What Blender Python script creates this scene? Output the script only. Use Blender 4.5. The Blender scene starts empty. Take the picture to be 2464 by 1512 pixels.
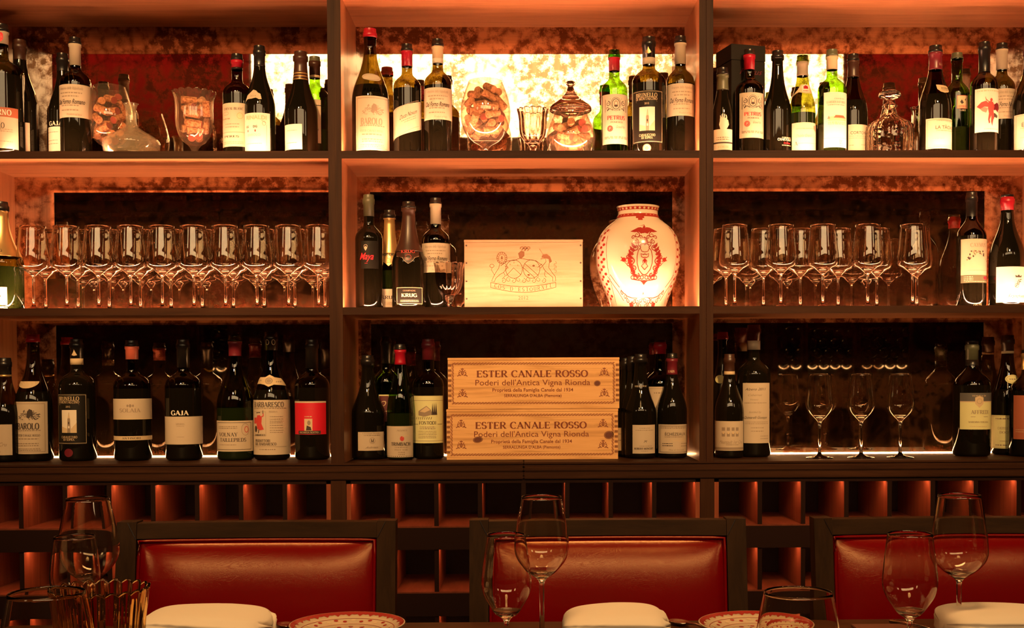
import bpy, bmesh, math, random
from math import sin, cos, pi, sqrt, radians, asin, atan2
from mathutils import Vector, Matrix
from mathutils.geometry import tessellate_polygon
SC = bpy.context.scene
COL = SC.collection

# ------------------------------------------------------------------ camera
H = 1.18                      # eye height of a seated guest
F = 2900.0                    # focal length in pixels of the 2464 frame
CX, CY = 1306.2, 986.1
YAW, PITCH, ROLL = 0.01532, -0.02767, -0.0041
def _rot():
    a, b = cos(YAW), sin(YAW); c, d = cos(PITCH), sin(PITCH); e, g = cos(ROLL), sin(ROLL)
    Rz = Matrix(((a, -b, 0), (b, a, 0), (0, 0, 1)))
    Rx = Matrix(((1, 0, 0), (0, c, d), (0, -d, c)))
    Ry = Matrix(((e, 0, g), (0, 1, 0), (-g, 0, e)))
    return Ry @ Rx @ Rz
R = _rot()
RT = R.transposed()
camd = bpy.data.cameras.new('camera')
cam = bpy.data.objects.new('camera', camd); COL.objects.link(cam)
camd.sensor_width = 36.0; camd.lens = F / 2464 * 36.0
camd.shift_x = -(CX - 1232) / 2464; camd.shift_y = (CY - 756) / 2464
camd.clip_start = 0.02
m3 = Matrix((R[0], R[2], -R[1])).transposed()
cam.matrix_world = Matrix.Translation((0, 0, H)) @ m3.to_4x4()
SC.camera = cam
def at(px, py, Y):
    """world point seen at pixel (px, py) of the photograph, at room depth Y"""
    v = RT @ Vector(((px - CX) / F, 1.0, -(py - CY) / F))
    v = v * (Y / v.y)
    return Vector((v.x, Y, v.z + H))
def atz(px, py, z):
    v = RT @ Vector(((px - CX) / F, 1.0, -(py - CY) / F))
    k = (z - H) / v.z
    return Vector((v.x * k, v.y * k, z))

# ------------------------------------------------------------------ world, view, room light
SC.view_settings.view_transform = 'Standard'; SC.view_settings.look = 'None'
SC.view_settings.gamma = 1.0; SC.view_settings.use_curve_mapping = False
SC.view_settings.exposure = 0.0
w = bpy.data.worlds.new('world'); SC.world = w; w.use_nodes = True
w.node_tree.nodes['Background'].inputs[0].default_value = (1, .5, .22, 1)
w.node_tree.nodes['Background'].inputs[1].default_value = 0.0
cy = SC.cycles
cy.use_denoising = True
cy.max_bounces = 12; cy.transmission_bounces = 12; cy.glossy_bounces = 5; cy.diffuse_bounces = 3
cy.transparent_max_bounces = 24; cy.sample_clamp_indirect = 12.0; cy.caustics_reflective = False
cy.blur_glossy = 0.6

LED_L = 225.0        # radiance of the shelf strips
LEDC = (1.0, .47, .245)
FILLC = (1.0, .54, .20)
def area(name, loc, target, sx, sy, power, col=FILLC, spread=180):
    l = bpy.data.lights.new(name, 'AREA'); l.shape = 'RECTANGLE'; l.size = sx; l.size_y = sy
    l.energy = power; l.color = col; l.spread = radians(spread)
    o = bpy.data.objects.new(name, l); COL.objects.link(o); o.location = loc
    o.rotation_euler = (Vector(target) - Vector(loc)).to_track_quat('-Z', 'Y').to_euler()
    return o
area('fill_light_table', (0.0, 1.75, 3.6), (0.0, 2.1, .8), 2.6, .25, 8.5, FILLC, 50)  # unseen fill added to brighten the tabletop and napkins
for x_ in (-1.1, 1.1):
    area('fill_light_shelves', (x_, -1.35, 3.95), (x_ * .75, 3.4, 1.6), .3, .3, 9, FILLC, 26)  # added fill for shelves and counter, narrow enough to spare the chairs

for x_, w_ in ((-2.8, 1.4), (3.0, 1.1)):
    area('fill_light_drapes', (x_, -1.35, 4.25), (x_, -1.9, 3.2), w_, .1, 1.6, FILLC, 90)  # unseen fill added to brighten the red curtains in the mirrors

# ------------------------------------------------------------------ materials
MATS = {}
def mat(name, col=(.5, .5, .5), rough=.5, metal=0.0, spec=.5, emit=None, es=1.0, coat=0.0):
    if name in MATS: return MATS[name]
    m = bpy.data.materials.new(name); m.use_nodes = True
    b = m.node_tree.nodes['Principled BSDF']
    b.inputs['Base Color'].default_value = (*col, 1); b.inputs['Roughness'].default_value = rough
    b.inputs['Metallic'].default_value = metal; b.inputs['Specular IOR Level'].default_value = spec
    b.inputs['Coat Weight'].default_value = coat
    if emit:
        b.inputs['Emission Color'].default_value = (*emit, 1); b.inputs['Emission Strength'].default_value = es
    MATS[name] = m
    return m
def N(m, t, **k):
    n = m.node_tree.nodes.new(t)
    for a, v in k.items(): setattr(n, a, v)
    return n
def ramp(m, stops, interp='LINEAR'):
    r = N(m, 'ShaderNodeValToRGB'); cr = r.color_ramp; cr.interpolation = interp
    while len(cr.elements) > 1: cr.elements.remove(cr.elements[-1])
    cr.elements[0].position = stops[0][0]; cr.elements[0].color = (*stops[0][1], 1)
    for p, c in stops[1:]:
        e = cr.elements.new(p); e.color = (*c, 1)
    return r
def wood(name, c0, c1, c2, scale=(1, 14, 14), rough=.35, coat=.1, bump=.02):
    m = mat(name, c1, rough, coat=coat, spec=.35 if rough < .4 else .12); L = m.node_tree.links; b = m.node_tree.nodes['Principled BSDF']
    tc = N(m, 'ShaderNodeTexCoord'); mp = N(m, 'ShaderNodeMapping')
    mp.inputs['Scale'].default_value = scale
    L.new(tc.outputs['Object'], mp.inputs['Vector'])
    n = N(m, 'ShaderNodeTexNoise'); n.inputs['Scale'].default_value = 3.0; n.inputs['Detail'].default_value = 7; n.inputs['Roughness'].default_value = .62; n.inputs['Distortion'].default_value = .6
    L.new(mp.outputs[0], n.inputs['Vector'])
    r = ramp(m, [(.25, c0), (.5, c1), (.75, c2)]); L.new(n.outputs['Fac'], r.inputs[0])
    L.new(r.outputs[0], b.inputs['Base Color'])
    mp2 = N(m, 'ShaderNodeMapping'); mp2.inputs['Scale'].default_value = tuple(s * 9 if s > 1.5 else s * 1.5 for s in scale)
    L.new(tc.outputs['Object'], mp2.inputs['Vector'])
    n2 = N(m, 'ShaderNodeTexNoise'); n2.inputs['Scale'].default_value = 4; n2.inputs['Detail'].default_value = 3; L.new(mp2.outputs[0], n2.inputs['Vector'])
    bp = N(m, 'ShaderNodeBump'); bp.inputs['Strength'].default_value = bump * 6; bp.inputs['Distance'].default_value = .001
    L.new(n2.outputs['Fac'], bp.inputs['Height']); L.new(bp.outputs[0], b.inputs['Normal'])
    return m
W0, W1, W2 = (.36, .130, .050), (.53, .215, .092), (.63, .27, .12)
wood_h = wood('walnut_horizontal', W0, W1, W2, (1, 16, 16))
wood_v = wood('walnut_vertical', W0, W1, W2, (16, 16, 1))
D0, D1, D2 = (.022, .0065, .002), (.038, .012, .0035), (.058, .020, .006)
dark_h = wood('dark_walnut_horizontal', D0, D1, D2, (1, 18, 18), .55, 0)
rack_f = mat('rack_front_shade', (.016, .005, .0025), .55, spec=.1)  # fronts the strips leave unlit: their shade is put into this near-black
dark_v = wood('dark_walnut_vertical', D0, D1, D2, (18, 18, 1), .55, 0)
pine = wood('pine_board', (.50, .24, .085), (.78, .43, .18), (.84, .50, .23), (1.2, 9, 22), .6, 0)
pale = wood('pale_pine_board', (.38, .21, .12), (.46, .28, .18), (.50, .31, .20), (1.2, 9, 22), .6, 0)
table_m = wood('table_wood', (.04, .0135, .005), (.062, .022, .008), (.085, .031, .012), (1.5, 16, 16), .45, .0)

# antique mirror: silvering eaten away in brown blotches
mir = bpy.data.materials.new('antique_mirror'); mir.use_nodes = True
nt = mir.node_tree; nt.nodes.clear(); L = nt.links
out = N(mir, 'ShaderNodeOutputMaterial'); mixs = N(mir, 'ShaderNodeMixShader')
gl = N(mir, 'ShaderNodeBsdfGlossy'); gl.inputs['Roughness'].default_value = .015
df = N(mir, 'ShaderNodeBsdfDiffuse')
tc = N(mir, 'ShaderNodeTexCoord')
n1 = N(mir, 'ShaderNodeTexNoise'); n1.inputs['Scale'].default_value = 5.5; n1.inputs['Detail'].default_value = 5; n1.inputs['Distortion'].default_value = .5
n2 = N(mir, 'ShaderNodeTexNoise'); n2.inputs['Scale'].default_value = 45; n2.inputs['Detail'].default_value = 6; n2.inputs['Roughness'].default_value = .7
vo = N(mir, 'ShaderNodeTexVoronoi'); vo.feature = 'DISTANCE_TO_EDGE'; vo.inputs['Scale'].default_value = 22
dis = N(mir, 'ShaderNodeVectorMath', operation='MULTIPLY_ADD')
L.new(tc.outputs['Object'], n1.inputs['Vector']); L.new(tc.outputs['Object'], n2.inputs['Vector'])
nv = N(mir, 'ShaderNodeTexNoise'); nv.inputs['Scale'].default_value = 12; L.new(tc.outputs['Object'], nv.inputs['Vector'])
dis.inputs[1].default_value = (.05, .05, .05)
L.new(nv.outputs['Color'], dis.inputs[0]); L.new(tc.outputs['Object'], dis.inputs[2]); L.new(dis.outputs[0], vo.inputs['Vector'])
r1 = ramp(mir, [(.465, (0, 0, 0)), (.56, (1, 1, 1))]); L.new(n1.outputs['Fac'], r1.inputs[0])
r2 = ramp(mir, [(.0, (1, 1, 1)), (.28, (.0, .0, .0))]); L.new(vo.outputs['Distance'], r2.inputs[0])
r3 = ramp(mir, [(.38, (.0, .0, .0)), (.60, (1, 1, 1))]); L.new(n2.outputs['Fac'], r3.inputs[0])
mu = N(mir, 'ShaderNodeMath', operation='MULTIPLY'); L.new(r2.outputs[0], mu.inputs[0]); L.new(r3.outputs[0], mu.inputs[1])
ad = N(mir, 'ShaderNodeMath', operation='MULTIPLY_ADD'); ad.inputs[1].default_value = .8; ad.use_clamp = True
mu2 = N(mir, 'ShaderNodeMath', operation='MULTIPLY'); L.new(r1.outputs[0], mu2.inputs[0]); L.new(r3.outputs[0], mu2.inputs[1])
L.new(mu.outputs[0], ad.inputs[0]); L.new(mu2.outputs[0], ad.inputs[2])
cg = ramp(mir, [(0, (.88, .72, .56)), (1, (.32, .18, .10))]); L.new(ad.outputs[0], cg.inputs[0]); L.new(cg.outputs[0], gl.inputs['Color'])
cd = ramp(mir, [(0, (.17, .068, .024)), (1, (.06, .02, .008))]); L.new(ad.outputs[0], cd.inputs[0]); L.new(cd.outputs[0], df.inputs['Color'])
mf = N(mir, 'ShaderNodeMapRange'); mf.inputs['To Min'].default_value = .04; mf.inputs['To Max'].default_value = .40
L.new(ad.outputs[0], mf.inputs['Value']); L.new(mf.outputs[0], mixs.inputs[0])
L.new(gl.outputs[0], mixs.inputs[1]); L.new(df.outputs[0], mixs.inputs[2]); L.new(mixs.outputs[0], out.inputs[0])
MATS['mirror'] = mir

def thin_glass(name, tint, rough=.02, refl=1.0, led_glow=0.0):
    m = bpy.data.materials.new(name); m.use_nodes = True; t = m.node_tree; t.nodes.clear()
    o = N(m, 'ShaderNodeOutputMaterial'); x = N(m, 'ShaderNodeMixShader'); g = N(m, 'ShaderNodeBsdfGlossy'); tr = N(m, 'ShaderNodeBsdfTransparent')
    fr = N(m, 'ShaderNodeFresnel'); fr.inputs[0].default_value = 1.5
    g.inputs['Roughness'].default_value = rough; g.inputs['Color'].default_value = (refl, refl, refl, 1); tr.inputs[0].default_value = (*tint, 1)
    ge = N(m, 'ShaderNodeNewGeometry'); mr = N(m, 'ShaderNodeMapRange'); mr.inputs['To Min'].default_value = 1.5; mr.inputs['To Max'].default_value = 1 / 1.5
    t.links.new(ge.outputs['Backfacing'], mr.inputs['Value']); t.links.new(mr.outputs[0], fr.inputs[0])
    t.links.new(fr.outputs[0], x.inputs[0]); t.links.new(tr.outputs[0], x.inputs[1]); t.links.new(g.outputs[0], x.inputs[2]); t.links.new(x.outputs[0], o.inputs[0])
    if led_glow:  # pale diffuse mix stands in for strip light glowing in the glass
        y = N(m, 'ShaderNodeMixShader'); d = N(m, 'ShaderNodeBsdfDiffuse'); d.inputs[0].default_value = (.8, .68, .5, 1); y.inputs[0].default_value = led_glow
        t.links.new(x.outputs[0], y.inputs[1]); t.links.new(d.outputs[0], y.inputs[2]); t.links.new(y.outputs[0], o.inputs[0])
    MATS[name] = m
    return m
def real_glass(name, col=(1, 1, 1), rough=0.0, ior=1.47):
    m = bpy.data.materials.new(name); m.use_nodes = True; t = m.node_tree; t.nodes.clear()
    o = N(m, 'ShaderNodeOutputMaterial'); g = N(m, 'ShaderNodeBsdfGlass'); g.inputs['Color'].default_value = (*col, 1)
    g.inputs['Roughness'].default_value = rough; g.inputs['IOR'].default_value = ior
    t.links.new(g.outputs[0], o.inputs[0]); MATS[name] = m
    return m
olive = thin_glass('olive_bottle_glass', (.30, .235, .06))
green = thin_glass('green_bottle_glass', (.33, .58, .07))
palegreen = thin_glass('pale_green_bottle_glass', (.42, .46, .12))
crystal = real_glass('clear_glass', (.985, .96, .92))
clearthin = thin_glass('thin_clear_glass', (.97, .92, .84), led_glow=.10)
pinkthin = thin_glass('thin_rose_glass', (.96, .86, .79), led_glow=.025)
pinkglass = real_glass('rose_tinted_glass', (.985, .91, .86))
amberglass = real_glass('amber_tinted_glass', (.97, .84, .62))
wine_b = mat('dark_bottle_glass_with_wine', (.006, .0045, .002), .04, spec=.4)
wine_g = mat('green_bottle_glass_with_wine', (.008, .012, .002), .04, spec=.4)
paper = mat('cream_paper', (.55, .44, .32), .65, spec=.2)
white = mat('white_paper', (.76, .67, .54), .65, spec=.2)
tan = mat('tan_paper', (.62, .46, .27), .65)
ltan = mat('yellow_paper', (.70, .66, .32), .65)
black = mat('black_foil', (.012, .009, .008), .28)
ink = mat('dark_ink', (.045, .028, .02), .7)
grey = mat('grey_ink', (.30, .22, .15), .7)
gold = mat('gold_foil', (.72, .46, .18), .32, metal=.7)
red = mat('red_foil', (.38, .006, .02), .35)
dred = mat('dark_red_foil', (.14, .012, .02), .35)
pinkf = mat('salmon_foil', (.75, .16, .10), .4)
rink = mat('red_ink', (.55, .05, .04), .6)
brightred = mat('bright_red_ink', (.85, .02, .04), .5)
brownf = mat('brown_foil', (.05, .018, .010), .35)
bgreen = mat('grey_green_foil', (.10, .10, .055), .4)
navy = mat('slate_paper', (.10, .09, .085), .6)
orangep = mat('rust_paper', (.42, .11, .05), .6)
blacklab = mat('black_label_paper', (.012, .009, .006), .5, spec=.2)
maroon = mat('maroon_paper', (.10, .012, .016), .5)
redlab = mat('scarlet_label_paper', (.62, .008, .025), .5)
burnt = mat('branded_wood_ink', (.22, .045, .015), .7)
lburnt = mat('faint_branded_ink', (.20, .08, .03), .7)
endg = mat('end_grain_wood', (.26, .10, .035), .7)
knot = mat('wood_knot', (.13, .03, .012), .6)
nail = mat('nail_head', (.05, .03, .02), .5)
porc = mat('cream_porcelain', (.70, .58, .44), .12, spec=.5)
vred = mat('iron_red_enamel', (.36, .035, .025), .2)
cloth = mat('cream_linen', (.84, .72, .56), .85)
steel = mat('polished_steel', (.75, .68, .6), .15, metal=1.0)

# ------------------------------------------------------------------ mesh helpers
def new_obj(name, verts, faces, mats, mi=None, parent=None, smooth=False, recalc=False):
    me = bpy.data.meshes.new(name)
    me.from_pydata([tuple(v) for v in verts], [], faces)
    if not isinstance(mats, (list, tuple)): mats = [mats]
    for m in mats: me.materials.append(m)
    if mi: me.polygons.foreach_set('material_index', mi)
    if smooth: me.polygons.foreach_set('use_smooth', [True] * len(me.polygons))
    if recalc:
        bm = bmesh.new(); bm.from_mesh(me); bmesh.ops.remove_doubles(bm, verts=bm.verts, dist=1e-6)
        bmesh.ops.recalc_face_normals(bm, faces=bm.faces); bm.to_mesh(me); bm.free()
    me.update()
    o = bpy.data.objects.new(name, me); COL.objects.link(o)
    if parent: o.parent = parent
    return o
class MB:
    def __init__(s): s.v = []; s.f = []; s.m = []
    def add(s, v, f, mi=0):
        k = len(s.v); s.v += [tuple(x) for x in v]; s.f += [tuple(i + k for i in q) for q in f]; s.m += [mi] * len(f)
    def box(s, x0, x1, y0, y1, z0, z1, mi=0, M=None, bev=0.0):
        if bev > 0:
            bm = bmesh.new(); bmesh.ops.create_cube(bm, size=1)
            for v in bm.verts: v.co = Vector(((x0 + x1) / 2 + v.co.x * (x1 - x0), (y0 + y1) / 2 + v.co.y * (y1 - y0), (z0 + z1) / 2 + v.co.z * (z1 - z0)))
            bmesh.ops.bevel(bm, geom=bm.edges[:], offset=bev, segments=2, affect='EDGES')
            vs = [v.co.copy() for v in bm.verts]; fs = [[v.index for v in f.verts] for f in bm.faces]; bm.free()
        else:
            vs = [Vector(p) for p in ((x0, y0, z0), (x1, y0, z0), (x1, y1, z0), (x0, y1, z0), (x0, y0, z1), (x1, y0, z1), (x1, y1, z1), (x0, y1, z1))]
            fs = [(0, 3, 2, 1), (4, 5, 6, 7), (0, 1, 5, 4), (1, 2, 6, 5), (2, 3, 7, 6), (3, 0, 4, 7)]
        if M: vs = [M @ v for v in vs]
        s.add(vs, fs, mi)
    def lathe(s, prof, seg=40, mi=0, c=(0, 0, 0), mod=None, mis=None):
        """prof: (r,z) points from bottom to top; r==0 makes a pole"""
        vs = []; rows = []
        for i, (r, z) in enumerate(prof):
            if r <= 1e-7:
                rows.append([len(vs)]); vs.append((c[0], c[1], c[2] + z))
            else:
                row = []
                for j in range(seg):
                    a = 2 * pi * j / seg; rr, zz = (r, z) if not mod else mod(i, r, z, a)
                    row.append(len(vs)); vs.append((c[0] + rr * sin(a), c[1] - rr * cos(a), c[2] + zz))
                rows.append(row)
        k = len(s.v); s.v += vs
        for i in range(len(rows) - 1):
            A, B = rows[i], rows[i + 1]; q = mis[i] if mis else mi
            for j in range(seg):
                j2 = (j + 1) % seg
                if len(A) == 1 and len(B) == 1: continue
                if len(A) == 1: s.f.append((k + A[0], k + B[j2], k + B[j]))
                elif len(B) == 1: s.f.append((k + A[j], k + A[j2], k + B[0]))
                else: s.f.append((k + A[j], k + A[j2], k + B[j2], k + B[j]))
                s.m.append(q)
    def tube(s, pts, r, seg=8, mi=0, closed=False):
        pts = [Vector(p) for p in pts]; n = len(pts); vs = []; fs = []
        up = Vector((0, 0, 1))
        for i, p in enumerate(pts):
            a = pts[(i - 1) % n] if (closed or i > 0) else p; b = pts[(i + 1) % n] if (closed or i < n - 1) else p
            t = (b - a).normalized(); q = up if abs(t.dot(up)) < .95 else Vector((1, 0, 0))
            x = t.cross(q).normalized(); y = t.cross(x).normalized()
            rr = r[i] if isinstance(r, (list, tuple)) else r
            for j in range(seg):
                g = 2 * pi * j / seg; vs.append(p + x * cos(g) * rr + y * sin(g) * rr)
        for i in range(n if closed else n - 1):
            i2 = (i + 1) % n
            for j in range(seg):
                j2 = (j + 1) % seg; fs.append((i * seg + j, i * seg + j2, i2 * seg + j2, i2 * seg + j))
        if not closed:
            fs.append(tuple(range(seg - 1, -1, -1))); fs.append(tuple((n - 1) * seg + j for j in range(seg)))
        s.add(vs, fs, mi)
    def obj(s, name, mats, parent=None, smooth=False, recalc=False):
        return new_obj(name, s.v, s.f, mats, s.m, parent, smooth, recalc)
def tag(o, label=None, cat=None, group=None, kind=None):
    if label: o['label'] = label
    if cat: o['category'] = cat
    if group: o['group'] = group
    if kind: o['kind'] = kind
    return o
def thing(name, loc, label, cat, group=None, rz=0.0):
    o = bpy.data.objects.new(name, None); COL.objects.link(o); o.location = loc; o.rotation_euler = (0, 0, rz)
    o.empty_display_size = .05
    return tag(o, label, cat, group)
def copy_tree(src, loc, label, rz=0.0, group=None, scale=None):
    r = src.copy(); COL.objects.link(r); r.location = loc; r.rotation_euler = (0, 0, rz); r['label'] = label
    if group: r['group'] = group
    if scale: r.scale = scale
    for ch in src.children:
        c = ch.copy(); COL.objects.link(c); c.parent = r
        for g in ch.children:
            d = g.copy(); COL.objects.link(d); d.parent = c
    return r

# ------------------------------------------------------------------ flat artwork: polygons in label coordinates (metres)
def _arc(cx, cy, rx, ry, a0, a1, n=14):
    return [(cx + rx * cos(radians(a0 + (a1 - a0) * i / n)), cy + ry * sin(radians(a0 + (a1 - a0) * i / n))) for i in range(n + 1)]
SER = {
 'A': (.78, [[(.08, 0), (.40, 1)], [(.36, 1), (.72, 0)], [(.19, .34), (.60, .34)]], [(.08, 0), (.72, 0)]),
 'B': (.70, [[(.14, 0), (.14, 1)], [(.14, 1)] + _arc(.36, .76, .22, .24, 90, -90) + [(.14, .52)], [(.14, .52)] + _arc(.38, .26, .25, .26, 90, -90) + [(.14, 0)]], [(.14, 0), (.14, 1)]),
 'C': (.74, [_arc(.42, .5, .34, .5, 48, 312, 24), [(.66, .93), (.66, .72)]], []),
 'D': (.80, [[(.14, 0), (.14, 1)], [(.14, 1)] + _arc(.34, .5, .38, .5, 90, -90, 20) + [(.14, 0)]], [(.14, 0), (.14, 1)]),
 'E': (.66, [[(.14, 0), (.14, 1)], [(.14, .98), (.58, .98)], [(.14, .52), (.46, .52)], [(.14, .02), (.60, .02)], [(.58, 1), (.58, .80)], [(.60, 0), (.60, .22)], [(.46, .62), (.46, .42)]], [(.14, 0), (.14, 1)]),
 'F': (.62, [[(.14, 0), (.14, 1)], [(.14, .98), (.56, .98)], [(.14, .52), (.44, .52)], [(.56, 1), (.56, .80)], [(.44, .62), (.44, .42)]], [(.14, 0), (.14, 1)]),
 'G': (.80, [_arc(.42, .5, .34, .5, 48, 340, 24), [(.66, .93), (.66, .72)], [(.68, .04), (.68, .42)]], [(.68, .42)]),
 'H': (.84, [[(.14, 0), (.14, 1)], [(.68, 0), (.68, 1)], [(.14, .52), (.68, .52)]], [(.14, 0), (.14, 1), (.68, 0), (.68, 1)]),
 'I': (.34, [[(.17, 0), (.17, 1)]], [(.17, 0), (.17, 1)]),
 'J': (.48, [[(.32, 1), (.32, .2)] + _arc(.18, .18, .14, .18, 0, -150, 10)], [(.32, 1)]),
 'K': (.78, [[(.14, 0), (.14, 1)], [(.62, 1), (.16, .44)], [(.28, .56), (.68, 0)]], [(.14, 0), (.14, 1), (.62, 1), (.68, 0)]),
 'L': (.62, [[(.14, 0), (.14, 1)], [(.14, .02), (.56, .02)], [(.56, 0), (.56, .24)]], [(.14, 0), (.14, 1)]),
 'M': (.96, [[(.13, 0), (.13, 1)], [(.13, 1), (.46, .05)], [(.46, .05), (.80, 1)], [(.80, 0), (.80, 1)]], [(.13, 0), (.80, 0), (.10, 1), (.82, 1)]),
 'N': (.82, [[(.14, 0), (.14, 1)], [(.14, 1), (.66, 0)], [(.66, 0), (.66, 1)]], [(.14, 0), (.12, 1), (.66, 1)]),
 'O': (.82, [_arc(.41, .5, .34, .5, 0, 360, 30)], []),
 'P': (.66, [[(.14, 0), (.14, 1)], [(.14, 1)] + _arc(.36, .74, .23, .26, 90, -90) + [(.14, .48)]], [(.14, 0), (.14, 1)]),
 'R': (.74, [[(.14, 0), (.14, 1)], [(.14, 1)] + _arc(.36, .75, .22, .25, 90, -90) + [(.14, .50)], [(.34, .50), (.66, 0)]], [(.14, 0), (.14, 1), (.66, 0)]),
 'S': (.60, [_arc(.30, .75, .21, .25, 40, 250, 14) + _arc(.30, .26, .22, .26, 80, -145, 14), [(.50, .95), (.50, .76)], [(.10, .05), (.10, .26)]], []),
 'T': (.70, [[(.35, 0), (.35, 1)], [(.06, .98), (.64, .98)], [(.07, 1), (.07, .78)], [(.63, 1), (.63, .78)]], [(.35, 0)]),
 'U': (.80, [[(.14, 1), (.14, .3)] + _arc(.40, .3, .26, .3, 180, 360, 14) + [(.66, 1)]], [(.14, 1), (.66, 1)]),
 'V': (.76, [[(.08, 1), (.40, 0)], [(.38, 0), (.68, 1)]], [(.08, 1), (.68, 1)]),
 'X': (.76, [[(.10, 1), (.66, 0)], [(.64, 1), (.10, 0)]], [(.10, 1), (.66, 0), (.64, 1), (.10, 0)]),
 'Y': (.74, [[(.08, 1), (.37, .45)], [(.66, 1), (.37, .45)], [(.37, .45), (.37, 0)]], [(.08, 1), (.66, 1), (.37, 0)]),
 'Z': (.68, [[(.10, .98), (.58, .98)], [(.58, .98), (.10, .02)], [(.10, .02), (.60, .02)], [(.10, 1), (.10, .8)], [(.60, 0), (.60, .2)]], []),
 "'": (.24, [[(.12, 1.02), (.10, .78)]], []), '.': (.24, [[(.12, 0), (.12, .09)]], []), ' ': (.34, [], []),
}
_txt = {}
def _font(s, shear, bold):
    k = (s, shear, bold)
    if k not in _txt:
        cu = bpy.data.curves.new('t', 'FONT'); cu.body = s; cu.size = 1.0; cu.shear = shear; cu.offset = bold; cu.resolution_u = 3
        o = bpy.data.objects.new('t', cu); COL.objects.link(o)
        dg = bpy.context.evaluated_depsgraph_get(); dg.update(); e = o.evaluated_get(dg); me = e.to_mesh()
        V = [(v.co.x, v.co.y) for v in me.vertices]; T = [tuple(p.vertices) for p in me.polygons]
        e.to_mesh_clear(); bpy.data.objects.remove(o); bpy.data.curves.remove(cu)
        _txt[k] = (V, T)
    return _txt[k]
class Art:
    def __init__(s, mats): s.mats = list(mats); s.v = []; s.f = []; s.m = []; s.o = []
    def _m(s, m):
        if m not in s.mats: s.mats.append(m)
        return s.mats.index(m)
    def tri(s, V, T, m, lay=1):
        k = len(s.v); s.v += [(x, y, lay) for x, y in V]; s.f += [tuple(i + k for i in t) for t in T]; s.m += [s._m(m)] * len(T)
    def rect(s, x0, y0, x1, y1, m, lay=0, step=.0035):
        if x1 < x0: x0, x1 = x1, x0
        if y1 < y0: y0, y1 = y1, y0
        nx = max(1, int((x1 - x0) / step + .5)); ny = max(1, int((y1 - y0) / .012 + .5)); V = []; T = []
        for j in range(ny + 1):
            for i in range(nx + 1): V.append((x0 + (x1 - x0) * i / nx, y0 + (y1 - y0) * j / ny))
        for j in range(ny):
            for i in range(nx):
                a = j * (nx + 1) + i; T.append((a, a + 1, a + nx + 2, a + nx + 1))
        s.tri(V, T, m, lay)
    def quad(s, tl, tr, bl, br, m, lay=0, n=20):
        V = []; T = []
        for j in range(5):
            for i in range(n + 1):
                t = i / n; q = j / 4
                V.append(((tl[0] * (1 - t) + tr[0] * t) * q + (bl[0] * (1 - t) + br[0] * t) * (1 - q), (tl[1] * (1 - t) + tr[1] * t) * q + (bl[1] * (1 - t) + br[1] * t) * (1 - q)))
        for j in range(4):
            for i in range(n):
                a = j * (n + 1) + i; T.append((a, a + 1, a + n + 2, a + n + 1))
        s.tri(V, T, m, lay)
    def poly(s, P, m, lay=1):
        T = [tuple(t) for t in tessellate_polygon([[Vector((x, y, 0)) for x, y in P]])]; V = [tuple(p) for p in P]
        for _ in range(3):      # split long edges so that the patch follows a curved surface
            mid = {}; T2 = []; big = False
            def md(a, b):
                k = (min(a, b), max(a, b))
                if k not in mid: mid[k] = len(V); V.append(((V[a][0] + V[b][0]) / 2, (V[a][1] + V[b][1]) / 2))
                return mid[k]
            big = max(abs(V[t[i]][0] - V[t[i - 1]][0]) for t in T for i in range(3)) > .0045
            if not big: break
            for a, b, c in T:
                d, e, f = md(a, b), md(b, c), md(c, a); T2 += [(a, d, f), (d, b, e), (f, e, c), (d, e, f)]
            T = T2
        s.tri(V, T, m, lay)
    def ell(s, cx, cy, rx, ry, m, lay=1, n=24, tilt=0):
        c, d = cos(tilt), sin(tilt); V = [(cx, cy)]; T = []
        K = min(6, max(2, int(rx / .004) + 1))
        for q in [(k + 1) / K for k in range(K)]:
            for i in range(n):
                a = 2 * pi * i / n; x, y = rx * q * cos(a), ry * q * sin(a); V.append((cx + x * c - y * d, cy + x * d + y * c))
        for i in range(n):
            j = (i + 1) % n; T.append((0, 1 + i, 1 + j))
            for k in range(K - 1): T.append((1 + k * n + i, 1 + k * n + n + i, 1 + k * n + n + j, 1 + k * n + j))
        s.tri(V, T, m, lay)
    def line(s, P, w, m, lay=1, w1=None):
        n = len(P)
        if n < 2: return
        V = []
        for i in range(n):
            a = P[max(0, i - 1)]; b = P[min(n - 1, i + 1)]; dx, dy = b[0] - a[0], b[1] - a[1]; l = sqrt(dx * dx + dy * dy) or 1
            ww = w if w1 is None else w + (w1 - w) * i / (n - 1)
            nx, ny = -dy / l * ww / 2, dx / l * ww / 2
            V.append((P[i][0] + nx, P[i][1] + ny)); V.append((P[i][0] - nx, P[i][1] - ny))
        s.tri(V, [(2 * i, 2 * i + 1, 2 * i + 3, 2 * i + 2) for i in range(n - 1)], m, lay)
    def frame(s, x0, y0, x1, y1, w, m, lay=1):
        if y1 < y0: y0, y1 = y1, y0
        s.rect(x0, y0, x1, y0 + w, m, lay); s.rect(x0, y1 - w, x1, y1, m, lay); s.rect(x0, y0, x0 + w, y1, m, lay); s.rect(x1 - w, y0, x1, y1, m, lay)
    def ring(s, cx, cy, rx, ry, w, m, lay=1, n=28, a0=0, a1=360):
        s.line([(cx + rx * cos(radians(a0 + (a1 - a0) * i / n)), cy + ry * sin(radians(a0 + (a1 - a0) * i / n))) for i in range(n + 1)], w, m, lay)
    def curl(s, x, y, r, a0, turns, w, m, lay=1, end=.2):
        n = int(18 * abs(turns)) + 4
        s.line([(x + r * (1 - (1 - end) * i / n) * cos(radians(a0) + 2 * pi * turns * i / n), y + r * (1 - (1 - end) * i / n) * sin(radians(a0) + 2 * pi * turns * i / n)) for i in range(n + 1)], w, m, lay, w * .5)
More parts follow.
